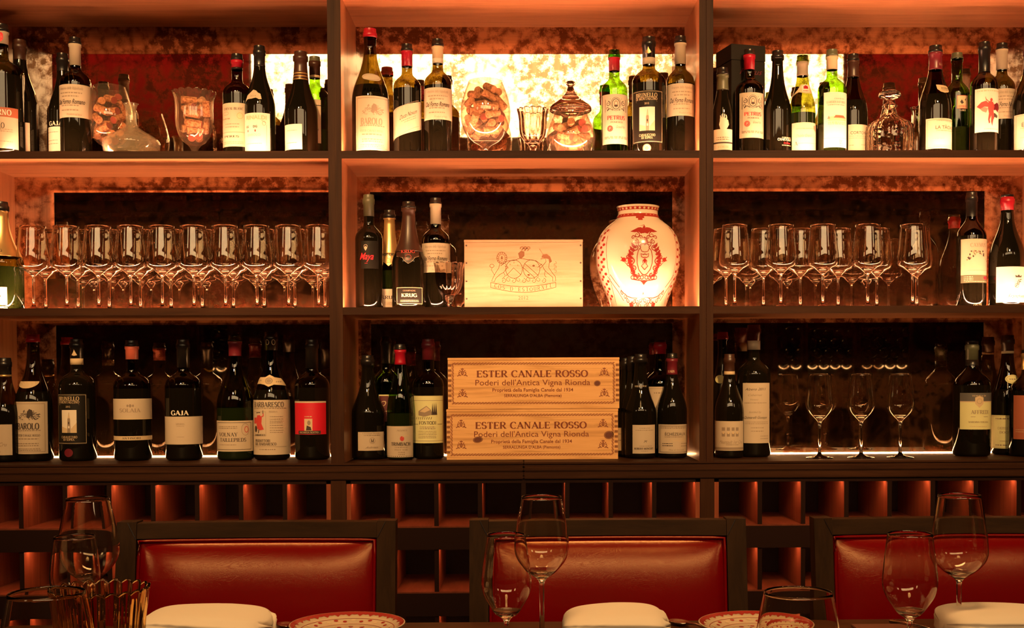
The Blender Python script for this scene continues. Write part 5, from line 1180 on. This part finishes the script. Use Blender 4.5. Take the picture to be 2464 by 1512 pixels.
# ------------------------------------------------------------------ porcelain vase
Yv = 3.445; S = F / Yv; pv = at(1535, 620, Yv)
vp = [(752, 66), (748, 67), (742, 66), (725, 71), (700, 81), (670, 92), (640, 99.5), (615, 101), (590, 99), (567, 91), (548, 76), (535, 60), (527, 51), (518, 48), (508, 48), (501, 50.5), (498.5, 51.5)]
VP = smooth([(hw / S, max(0, at(1535, y, Yv).z - ZB)) for y, hw in vp], 4)
t = thing('porcelain_vase', (pv.x, Yv, ZB), 'round cream porcelain vase painted with an iron-red crest', 'vase')
inner = [(r - .004, z) for r, z in VP if z > .006]
mb = MB(); mb.lathe([(0, 0)] + VP + [(VP[-1][0] - .002, VP[-1][1] + .0008)] + inner[::-1] + [(0, inner[0][1])], 72); mb.obj('vase_body', [porc], t, True, True)
A = Art([]); v = vred
def U(x): return asin(max(-1, min(1, (x - 1539) / 101))) * 101 / S
rfront = 101 / S
def Z(y): return at(1535, y, Yv - rfront * .9).z - ZB
def q(x, y): return (U(x), Z(y))
px = 1 / S
def sym(fn):
    fn(1); fn(-1)
X0 = 1541
def body(s):
    def Q(dx, y): return (U(X0 + s * dx), Z(y))
    # spread eagle
    A.poly([Q(0, 550), Q(8, 546), Q(16, 547), Q(26, 552), Q(35, 557), Q(24, 559), Q(14, 558), Q(8, 563), Q(0, 560)], v)
    for dx, y, r, a, tt in ((18, 566, 7, 90, 1.3), (9, 572, 5, 0, 1.2), (27, 572, 5, 180, -1.1), (20, 582, 6, 90, 1.4), (10, 588, 6, 270, 1.2)): A.curl(U(X0 + s * dx), Z(y), r * px, a if s > 0 else 180 - a, tt * s, 2.4 * px, v)
    for dx, y, r, tt in ((22, 598, 7, 1.3), (32, 605, 6, -1.2), (38, 618, 7, 1.3), (30, 628, 7, -1.3), (38, 636, 6, 1.2), (26, 645, 6, -1.2), (30, 655, 6, 1.3), (18, 664, 6, 1.2)): A.curl(U(X0 + s * dx), Z(y), r * px, 60 * tt, tt * s, 2.6 * px, v)
    for i in range(9):   # acanthus leaves along the shield
        y = 592 + i * 8.5; dx = 21 + 9 * sin(i / 8 * pi)
        A.poly([Q(dx - 3, y + 4), Q(dx + 4, y - 3), Q(dx + 10, y - 8), Q(dx + 9, y + 1), Q(dx + 2, y + 7)], v)
    A.line([Q(9, 596), Q(15, 604), Q(18, 618), Q(18, 634), Q(14, 650), Q(6, 660), Q(0, 663)], 1.8 * px, v, 2)
    A.line([Q(3, 588), Q(9, 590), Q(11, 598), Q(7, 606), Q(0, 608)], 1.6 * px, v, 2)
    A.line([Q(0, 612), Q(4, 614), Q(9, 611), Q(8, 619), Q(3, 621), Q(0, 620)], 1.8 * px, v, 2); A.line([Q(0, 624), Q(5, 629), Q(3, 636), Q(8, 641), Q(0, 650)], 1.8 * px, v, 2)
    # side flowers
    A.ell(U(X0 + s * 48), Z(625), 5.5 * px, 5 * px, v); A.line([Q(42, 630), Q(48, 625), Q(54, 618)], 2.2 * px, v); A.line([Q(40, 622), Q(48, 626), Q(55, 627)], 2 * px, v); A.line([Q(38, 640), Q(44, 634), Q(48, 628)], 1.2 * px, v)
    # pedestal scroll
    for dx in (6, 14, 22, 30): A.ring(U(X0 + s * dx), Z(668), 4.2 * px, 4 * px, 2 * px, v)
    A.line([Q(0, 676), Q(14, 675), Q(30, 672)], 2 * px, v); A.poly([Q(0, 686), Q(5, 680), Q(10, 676), Q(0, 674)], v)
sym(body)
A.poly([q(X0 - 5, 552), q(X0 - 2, 545), q(X0 + 2, 541), q(X0 - 14, 543), q(X0 + 3, 539), q(X0 + 5, 545), q(X0 + 4, 560), q(X0 - 3, 562)], v, 2)
A.poly([q(X0 - 6, 574), q(X0, 570), q(X0 + 6, 574), q(X0 + 8, 584), q(X0, 592), q(X0 - 8, 584)], v, 1)
A.poly([q(X0, 636), q(X0 - 4, 628), q(X0, 622), q(X0 + 4, 628)], v, 2)
# lower cartouche
def low(s):
    def Q(dx, y): return (U(X0 + s * dx), Z(y))
    A.line([Q(0, 708), Q(8, 714), Q(20, 716), Q(34, 716), Q(48, 712), Q(58, 704), Q(64, 696)], 2.2 * px, v)
    A.line([Q(66, 690), Q(74, 676), Q(82, 658)], 2 * px, v)
    A.line([Q(62, 722), Q(72, 700), Q(80, 684), Q(88, 662)], 2 * px, v)
    for dx, y, r, tt in ((8, 722, 6, 1.2), (19, 724, 7, -1.2), (30, 725, 6, 1.2), (38, 732, 7, 1.3), (48, 722, 6, -1.2), (56, 712, 6, 1.2), (62, 703, 5, -1.2), (10, 734, 6, -1.2), (22, 736, 5, 1.1)): A.curl(U(X0 + s * dx), Z(y), r * px, 90, tt * s, 2.6 * px, v)
    A.poly([Q(30, 742), Q(36, 726), Q(46, 728), Q(44, 738), Q(36, 744)], v)
sym(low)
A.poly([q(X0 - 6, 712), q(X0, 702), q(X0 + 6, 712), q(X0, 722)], v, 2)
def vf(uu, z, off):
    rr = prof_r(VP, max(0.0, z)) + off; a = uu / rfront + .045; return (rr * sin(a), -rr * cos(a), z)
A.build('painted_crest', vf, t, off=.0003)
# neck band, side panels
A = Art([])
def vf2(a, z, off):
    rr = prof_r(VP, max(0.0, z)) + off; return (rr * sin(a), -rr * cos(a), z)
zn0, zn1, zn2, zn3 = [at(1535, y, Yv).z - ZB for y in (527, 519, 510, 503)]
for i in range(72):
    a0, a1 = i * 2 * pi / 72, (i + 1) * 2 * pi / 72; am = (a0 + a1) / 2
    dip = .016 * max(0, 1 - abs(((am + pi / 4) % (pi / 2)) - pi / 4) / .22)
    A.tri([(a0, zn2), (a1, zn2), (a1, zn3), (a0, zn3)], [(0, 1, 2, 3)], v, 0)
    A.tri([(a0, zn0 - dip), (a1, zn0 - dip), (a1, zn1), (a0, zn1)], [(0, 1, 2, 3)], v, 0)
for i in range(28): A.ell(i * 2 * pi / 28, (zn2 + zn3) / 2, .06, .003, tan, 2, 8); A.ell(i * 2 * pi / 28 + .1, (zn0 + zn1) / 2, .05, .0026, tan, 2, 8)
rnd = random.Random(4)
for c in (-1.16, 1.25, 2.4, -2.4):   # scrolled panels round the sides
    for k in range(30):
        z = .03 + k * .0068 ; A.ell(c + .15 * sin(k * 2.1) + rnd.uniform(-.04, .04), z, .06, .0042, v, 0, 8)
    for s in (-1, 1): A.line([(c + s * (.21 + .05 * sin(k / 12 * pi)), .01 + k * .0175) for k in range(13)], .012, v, 1)
A.build('painted_border', vf2, t, off=.0003)
# ------------------------------------------------------------------ dining table
HT = at(1100, 1497.5, 2.13).z
YT = 2.13
t = thing('dining_table', (0, 1.5, 0), 'long dark wooden dining table set for guests in the foreground', 'table')
inv = Matrix.Translation(-t.location)
mb = MB(); mb.box(-1.75, 1.75, .95, YT, HT - .035, HT, 0, bev=.003); o = mb.obj('table_top', [table_m], t); o.matrix_parent_inverse = inv
mb = MB(); mb.box(-1.6, 1.6, 1.05, YT - .1, HT - .10, HT - .0355, 0); o = mb.obj('apron', [dark_h], t); o.matrix_parent_inverse = inv
for x in (-1.58, 1.53):
    for y in (1.06, YT - .15):
        mb = MB(); mb.box(x, x + .06, y, y + .05, 0, HT - .1005, 0, bev=.004); o = mb.obj('leg', [dark_v], t); o.matrix_parent_inverse = inv
# ------------------------------------------------------------------ chairs
leather = mat('crimson_leather', (.20, .0003, .0025), .20, spec=.7, coat=.0)
nt = leather.node_tree; tcn = N(leather, 'ShaderNodeTexCoord'); vo = N(leather, 'ShaderNodeTexNoise'); vo.inputs['Scale'].default_value = 90; vo.inputs['Detail'].default_value = 6; vo.inputs['Roughness'].default_value = .7
n3 = N(leather, 'ShaderNodeTexNoise'); n3.inputs['Scale'].default_value = 7; n3.inputs['Distortion'].default_value = 3
vv = N(leather, 'ShaderNodeTexVoronoi'); vv.feature = 'DISTANCE_TO_EDGE'; vv.inputs['Scale'].default_value = 22
nt.links.new(tcn.outputs['Object'], vo.inputs['Vector']); nt.links.new(tcn.outputs['Object'], n3.inputs['Vector']); nt.links.new(n3.outputs['Color'], vv.inputs['Vector'])
vr = ramp(leather, [(0, (0, 0, 0)), (.05, (1, 1, 1))]); nt.links.new(vv.outputs['Distance'], vr.inputs[0])
b1 = N(leather, 'ShaderNodeBump'); b1.inputs['Strength'].default_value = .10; b1.inputs['Distance'].default_value = .0005; nt.links.new(vo.outputs['Fac'], b1.inputs['Height'])
nt.nodes['Principled BSDF'].inputs['Specular Tint'].default_value = (1, .62, .30, 1)
b2 = N(leather, 'ShaderNodeBump'); b2.inputs['Strength'].default_value = .07; b2.inputs['Distance'].default_value = .0008; nt.links.new(vr.outputs[0], b2.inputs['Height']); nt.links.new(b1.outputs[0], b2.inputs['Normal'])
nt.links.new(b2.outputs[0], nt.nodes['Principled BSDF'].inputs['Normal'])
frame_m = wood('chair_frame_wood', (.022, .010, .003), (.040, .018, .006), (.055, .025, .009), (18, 18, 2), .5, .0)
frame_h = wood('chair_rail_wood', (.022, .010, .003), (.040, .018, .006), (.055, .025, .009), (2, 18, 18), .5, .0)
YCh = 2.33
def make_chair(label):
    x0, x1 = at(290, 1300, YCh + .05).x, at(955, 1300, YCh + .05).x; W = x1 - x0
    zt = at(620, 1256, YCh + .055).z; sw = .037; rh = .030
    t = thing('dining_chair', ((x0 + x1) / 2, YCh, 0), label, 'chair', 'red leather dining chairs')
    Wh = W / 2
    def M(y): return y
    lean = .14
    def back(x, y, z):   # reclining back, slightly hollow
        return Vector((x, y + (z - .47) * lean - .018 * (abs(x) / Wh) ** 2 + .0, z))
    def bowed(mb, x0, x1, z0, z1, y0, y1, nx, nz, taper=0):
        V = []; fs = []
        for k in range(nz + 1):
            z = z0 + (z1 - z0) * k / nz
            for i in range(nx + 1):
                x = x0 + (x1 - x0) * i / nx
                for y in (y0, y1): V.append(back(x, y, z))
        def I(i, k, s): return (k * (nx + 1) + i) * 2 + s
        for k in range(nz):
            for i in range(nx):
                fs.append((I(i, k, 0), I(i + 1, k, 0), I(i + 1, k + 1, 0), I(i, k + 1, 0))); fs.append((I(i, k, 1), I(i, k + 1, 1), I(i + 1, k + 1, 1), I(i + 1, k, 1)))
        for k in range(nz):
            fs.append((I(0, k, 0), I(0, k + 1, 0), I(0, k + 1, 1), I(0, k, 1))); fs.append((I(nx, k, 0), I(nx, k, 1), I(nx, k + 1, 1), I(nx, k + 1, 0)))
        for i in range(nx):
            fs.append((I(i, 0, 0), I(i, 0, 1), I(i + 1, 0, 1), I(i + 1, 0, 0))); fs.append((I(i, nz, 0), I(i + 1, nz, 0), I(i + 1, nz, 1), I(i, nz, 1)))
        mb.add(V, fs, 0)
    for s in (-1, 1):
        mb = MB(); a, b = (s * Wh, s * (Wh - sw)); a, b = min(a, b), max(a, b)
        bowed(mb, a, b, .0, zt + .003, -.012, .028, 2, 12); mb.obj('back_leg', [frame_m], t)
    mb = MB(); bowed(mb, -Wh + sw + .0006, Wh - sw - .0006, zt - rh, zt, -.010, .024, 16, 1); mb.obj('top_rail', [frame_h], t)
    for s in (-1, 1):   # mitre line
        mb = MB(); c0 = back(s * (Wh - sw + .001), -.0124, zt - rh); c1 = back(s * (Wh - sw * .55), -.0124, zt + .0012); mb.tube([c0, c1], .0007, 6); mb.obj('joint', [black], t)
    mb = MB(); bowed(mb, -Wh + sw + .0006, Wh - sw - .0006, .47, .50, -.008, .024, 16, 1); mb.obj('lower_rail', [frame_h], t)
    # padded back
    nx, nz = 48, 30; za, zb = .503, zt - rh - .0012; xw = Wh - sw - .0012; V = []; fs = []
    for k in range(nz + 1):
        for i in range(nx + 1):
            u = -1 + 2 * i / nx; w_ = -1 + 2 * k / nz
            e = min((1 - abs(u)) * xw, (1 - abs(w_)) * (zb - za) / 2)
            puff = .034 * ((1 - abs(u) ** 6) * (1 - abs(w_) ** 2.8)) ** .6 + (.0 if e > 0 else 0)
            V.append(back(u * xw, -.002 - puff, za + (zb - za) * (w_ + 1) / 2))
    for k in range(nz):
        for i in range(nx): a = k * (nx + 1) + i; fs.append((a, a + 1, a + nx + 2, a + nx + 1))
    nV = len(V)
    for k in range(nz + 1):
        for i in range(nx + 1): V.append(back((-1 + 2 * i / nx) * xw, .018, za + (zb - za) * k / nz))
    for k in range(nz):
        for i in range(nx): a = nV + k * (nx + 1) + i; fs.append((a, a + nx + 1, a + nx + 2, a + 1))
    for i in range(nx): fs.append((i, nV + i, nV + i + 1, i + 1)); a = nz * (nx + 1) + i; fs.append((a, a + 1, nV + a + 1, nV + a))
    for k in range(nz): a = k * (nx + 1); fs.append((a, a + nx + 1, nV + a + nx + 1, nV + a)); a += nx; fs.append((a, nV + a, nV + a + nx + 1, a + nx + 1))
    c = new_obj('back_cushion', V, fs, [leather], None, t, True)
    P = [back(x, -.010, zb - .0035) for x in [-xw + .004 + (2 * xw - .008) * i / 20 for i in range(21)]] + [back(xw - .0035, -.010, zb - .004 - (zb - za - .008) * i / 12) for i in range(1, 13)]
    P += [back(xw - .004 - (2 * xw - .008) * i / 20, -.010, za + .0035) for i in range(1, 21)] + [back(-xw + .0035, -.010, za + .004 + (zb - za - .008) * i / 12) for i in range(1, 12)]
    mb = MB(); mb.tube(P, .0032, 8, closed=True); mb.obj('piping', [leather], c, True)
    # seat, front legs
    mb = MB(); mb.box(-Wh + .01, Wh - .01, -.47, -.03, .445, .50, 0, bev=.018); mb.obj('seat', [leather], t, True)
    mb = MB(); mb.box(-Wh + .02, Wh - .02, -.46, -.02, .375, .4445, 0, bev=.003); mb.obj('seat_frame', [frame_h], t)
    for s in (-1, 1):
        x = s * (Wh - .04); mb = MB(); mb.box(x - .018, x + .018, -.455, -.415, 0, .3745, 0, bev=.003); mb.obj('front_leg', [frame_m], t)
    return t
c1 = make_chair('red leather chair at the left, behind the first folded napkin')
copy_tree(c1, (at(1461, 1300, YCh + .05).x, YCh, 0), 'red leather chair in the middle, behind the tallest central wine glass')
copy_tree(c1, (at(2280, 1300, YCh + .05).x, YCh, 0), 'red leather chair cut off by the right edge of the photo')

# ------------------------------------------------------------------ table setting
def table_glass(cx, rim, r_rim, r_max, y_max, y_bot, D, label, stem=True):
    """D = real bowl diameter"""
    Y = F * D / (2 * r_max); S = F / Y
    p = at(cx, rim, Y); h = p.z - HT; zm = at(cx, y_max, Y).z - HT; zb = at(cx, y_bot, Y).z - HT
    rm = D / 2; rr = r_rim / S
    bowl = [(.0045, zb - .006), (.009, zb), (.019, zb + .007), (rm * .66, zb + (zm - zb) * .36), (rm * .87, zb + (zm - zb) * .62), (rm * .975, zb + (zm - zb) * .86), (rm, zm + (h - zm) * .04), (rm * .975, zm + (h - zm) * .24), (rr + (rm - rr) * .50, zm + (h - zm) * .62), (rr, h)]
    return wine_glass((p.x, Y, HT), label, .040, .0042, h, zb, bowl, group='wine glasses on the table')
table_glass(211, 1199, 49, 71, 1328, 1402, .104, 'large wine glass behind the ribbed glass bowl, on the table')
table_glass(179, 1291, 47, 58, 1390, 1476, .080, 'smaller wine glass seen through the large one at the left of the table')
table_glass(1303, 1195, 48, 66, 1322, 1392, .090, 'taller of the two wine glasses at the centre of the table')
table_glass(1218, 1286, 46, 61, 1408, 1487, .082, 'shorter wine glass left of the tall central one on the table')
table_glass(2309, 1191, 50, 68, 1330, 1392, .093, 'taller of the two wine glasses at the right of the table')
table_glass(2190, 1284, 53, 66, 1404, 1487, .088, 'shorter wine glass left of the tall right-hand one on the table')
def tumbler(cx, rim, hw, Y, label, grow):
    S = F / Y; p = at(cx, rim, Y); h = p.z - HT; r = hw / S
    prof = smooth([(r * .62, 0), (r * .74, .001), (r * (grow + .02), h * .22), (r * grow * 1.04, h * .42), (r * (1 + (grow - 1) * .62), h * .74), (r, h)], 6)
    th = thing('stemless_glass', (p.x, Y, HT), label, 'glass', 'stemless glasses on the table')
    inner = [(q - .0013, z) for q, z in prof if z > .005]
    mb = MB(); mb.lathe([(0, 0)] + prof + [(prof[-1][0] - .0006, prof[-1][1] + .0005)] + inner[::-1] + [(0, .006)], 56); mb.obj('glass_body', [crystal], th, True, True)
tumbler(1921, 1425, 82, 1.62, 'stemless glass on the table in front of the small painted plate', 1.27)
tumbler(112, 1426, 88, 1.56, 'stemless glass at the left edge of the table', 1.27)
# ribbed bowl
Y = 1.66; S = F / Y; p = at(240, 1418, Y); h = p.z - HT; r = 115 / S
th = thing('ribbed_bowl', (p.x, Y, HT), 'ribbed glass bowl with a scalloped rim at the left of the table', 'bowl')
ob = smooth([(r * .50, 0), (r * .60, .002), (r * .78, h * .12), (r * .86, h * .35), (r * .90, h * .65), (r * .95, h * .86), (r, h)], 6)
inner = [(q - .003, z) for q, z in ob if z > .008]; no = len(ob) + 2
def mod(i, rr, z, a):
    k = min(1, z / .01); w_ = abs(cos(11 * a)); top = max(0, (z - h * .86) / (h * .14))
    return rr * (1 + .045 * k * (w_ - .6) * (1 if i < no else .5)), z + .0055 * top * (w_ - .4)
mb = MB(); mb.lathe([(0, 0)] + ob + [(ob[-1][0] - .0015, ob[-1][1] + .0006)] + inner[::-1] + [(0, .009)], 176, 0, mod=mod); mb.obj('glass_body', [amberglass], th, True, True)
# folded napkins: layered linen roll
def napkin(x0, x1, top, Y, label, seed, rot=0):
    px0, px1 = at(x0, top, Y), at(x1, top, Y); W = px1.x - px0.x; h = px0.z - HT + .001
    t = thing('folded_napkin', ((px0.x + px1.x) / 2, Y, HT), label, 'napkin', rz=rot)
    D = .085; rnd = random.Random(seed); n = 5
    o0 = None
    V = []; fs = []
    nu, nv = 60, 64
    for j in range(nv):
        a = 2 * pi * j / nv
        for i in range(nu + 1):
            u = -1 + 2 * i / nu
            end = (1 - abs(u) ** 7) ** .5 if abs(u) < 1 else 0
            cy, cz = cos(a), sin(a); ex = .55
            yy = D * (abs(cy) ** ex) * (1 if cy > 0 else -1); zz = h / 2 * (abs(cz) ** ex) * (1 if cz > 0 else -1)
            lay = .0030 * (1 - 2 * abs(sin((zz / h + .5 + .07 * u + .03 * sin(u * 3 + seed)) * n * pi)) ** .6)
            hh = 1 - .10 * u * u * (1 + .2 * (seed % 3)) - .05 * u * ((seed % 2) * 2 - 1)
            e2 = .25 + .75 * end
            V.append((u * W / 2 - (lay * 2 if u > .9 else 0), yy * e2 + lay * (1 if cy > 0 else -1) * min(1, abs(cy) * 2), max(0.0, h / 2 + zz * e2 * 1.0) * hh if zz > 0 else max(0, (h / 2 + zz))))
    for j in range(nv):
        for i in range(nu):
            a, b = j * (nu + 1) + i, ((j + 1) % nv) * (nu + 1) + i; fs.append((a, a + 1, b + 1, b))
    fs.append(tuple(j * (nu + 1) for j in range(nv))); fs.append(tuple(j * (nu + 1) + nu for j in reversed(range(nv))))
    new_obj('folded_cloth', V, fs, [cloth], None, t, True, True)
napkin(344, 650, 1468, 1.98, 'cream folded napkin at the left, beside the ribbed bowl', 1, .03)
napkin(1353, 1603, 1466, 1.98, 'cream folded napkin in the middle of the table', 2, -.02)
napkin(2268, 2560, 1465, 1.96, 'cream folded napkin at the right edge of the table', 3, .02)
# plates
platem = mat('plate_glaze', (.60, .46, .30), .15)
def plate(cx, ytop, hw, label, zoff=.022):
    """find depth so that the rim is hw wide and its far edge sits at ytop"""
    best = None
    for k in range(200):
        Y = 1.4 + k * .0035; r = hw * Y / F
        z = at(cx, ytop, Y + r).z
        if best is None or abs(z - HT - zoff) < best[0]: best = (abs(z - HT - zoff), Y, r, z)
    _, Y, r, z = best; h = zoff; c = at(cx, 1500, Y)
    t = thing('dinner_plate', (c.x, Y, HT), label, 'plate', 'painted plates on the table')
    pr = [(0, .002), (r * .52, .002), (r * .56, 0), (r * .60, .002), (r * .82, h * .45), (r * .99, h - .002), (r, h), (r * .985, h + .001), (r * .80, h * .62), (r * .62, h * .38), (r * .56, h * .34), (0, h * .33)]
    mb = MB(); mb.lathe(pr, 72); mb.obj('plate_body', [platem], t, True)
    top = [(0, h * .33), (r * .56, h * .34), (r * .62, h * .38), (r * .80, h * .62), (r * .985, h + .001)]
    def fz(rr):
        for i in range(len(top) - 1):
            if rr <= top[i + 1][0]: return top[i][1] + (top[i + 1][1] - top[i][1]) * (rr - top[i][0]) / (top[i + 1][0] - top[i][0])
        return top[-1][1]
    A = Art([])
    for k in range(56):
        a = 2 * pi * k / 56; P = []
        for q, rr in ((-.5, .975), (.5, .975), (.5, .91), (0, .86 if k % 2 else .90), (-.5, .91)): P.append((a + q * 2 * pi / 56, rr * r))
        A.poly(P, vred, 1)
    for k in range(96): a = 2 * pi * k / 96; b_ = 2 * pi * (k + 1) / 96; A.tri([(a, r * .80), (b_, r * .80), (b_, r * .808), (a, r * .808)], [(0, 1, 2, 3)], vred, 1); A.tri([(a, r * .60), (b_, r * .60), (b_, r * .61), (a, r * .61)], [(0, 1, 2, 3)], vred, 1)
    rnd = random.Random(int(cx))
    for k in range(30): A.ell(2 * pi * k / 30, r * (.70 + .05 * (k % 2)), .055, r * .035, vred if k % 3 else tan, 1, 8)
    for k in range(12): A.ell(2 * pi * k / 12, r * .40, .10, r * .05, vred, 1, 10); A.ell(2 * pi * k / 12 + .2, r * .25, .09, r * .04, vred, 1, 10); A.ell(2 * pi * k / 12 + .1, r * .50, .05, r * .03, tan, 1, 8)
    A.ell(0, r * .08, 3.1, r * .05, vred, 1, 20)
    A.build('painted_pattern', lambda a, rr, off: (rr * sin(a), -rr * cos(a), fz(abs(rr)) + off), t, off=.0003, step=.0002)
plate(836, 1473, 139, 'painted plate between the left and the middle chair')
plate(1821, 1471, 141, 'painted plate behind the stemless glass')
plate(1893, 1490, 66, 'small painted side plate seen through the stemless glass', .02)
# cutlery, menu card
def spoon(x, y, Y, label, rz):
    p = at(x, y, Y); t = thing('spoon', (p.x, Y, HT), label, 'spoon', rz=rz)
    mb = MB(); mb.lathe([(0, 0), (.010, .002), (.015, .006), (.0155, .0072), (.014, .0074), (.008, .0062), (0, .0058)], 20)
    vs = [(a * 1.0, b_ * 1.5, c) for a, b_, c in mb.v]; mb.v = vs; mb.obj('bowl', [steel], t, True)
    mb = MB(); mb.tube([(0, -.022, .0075), (0, -.05, .010), (0, -.11, .006), (0, -.16, .0035)], [.0022, .0022, .003, .004], 8); mb.obj('handle', [steel], t, True)
spoon(1634, 1499, 2.09, 'spoon lying right of the middle napkin', .5)
spoon(688, 1499, 2.09, 'spoon lying right of the left napkin', .35)
p = at(2222, 1496, 2.04); t = thing('dinner_fork', (p.x - .005, 2.03, HT), 'fork lying left of the right napkin', 'fork', rz=.55)
mb = MB(); mb.tube([(0, .07, .004), (0, .02, .007), (0, -.06, .004)], [.004, .0025, .0025], 8); mb.obj('handle', [steel], t, True)
mb = MB()
for k in range(4): mb.tube([(0, -.06, .004), ((k - 1.5) * .006, -.075, .003), ((k - 1.5) * .006, -.12, .004)], .0012, 6)
mb.obj('tines', [steel], t, True)
p = at(2120, 1496, 2.06); t = thing('menu_card', (p.x, 1.98, HT), 'brown menu card lying left of the right-hand glasses', 'menu')
mb = MB(); mb.box(-.05, .05, -.09, .09, 0, .004, 0, bev=.001); mb.obj('cover', [mat('brown_card', (.16, .05, .025), .6)], t)
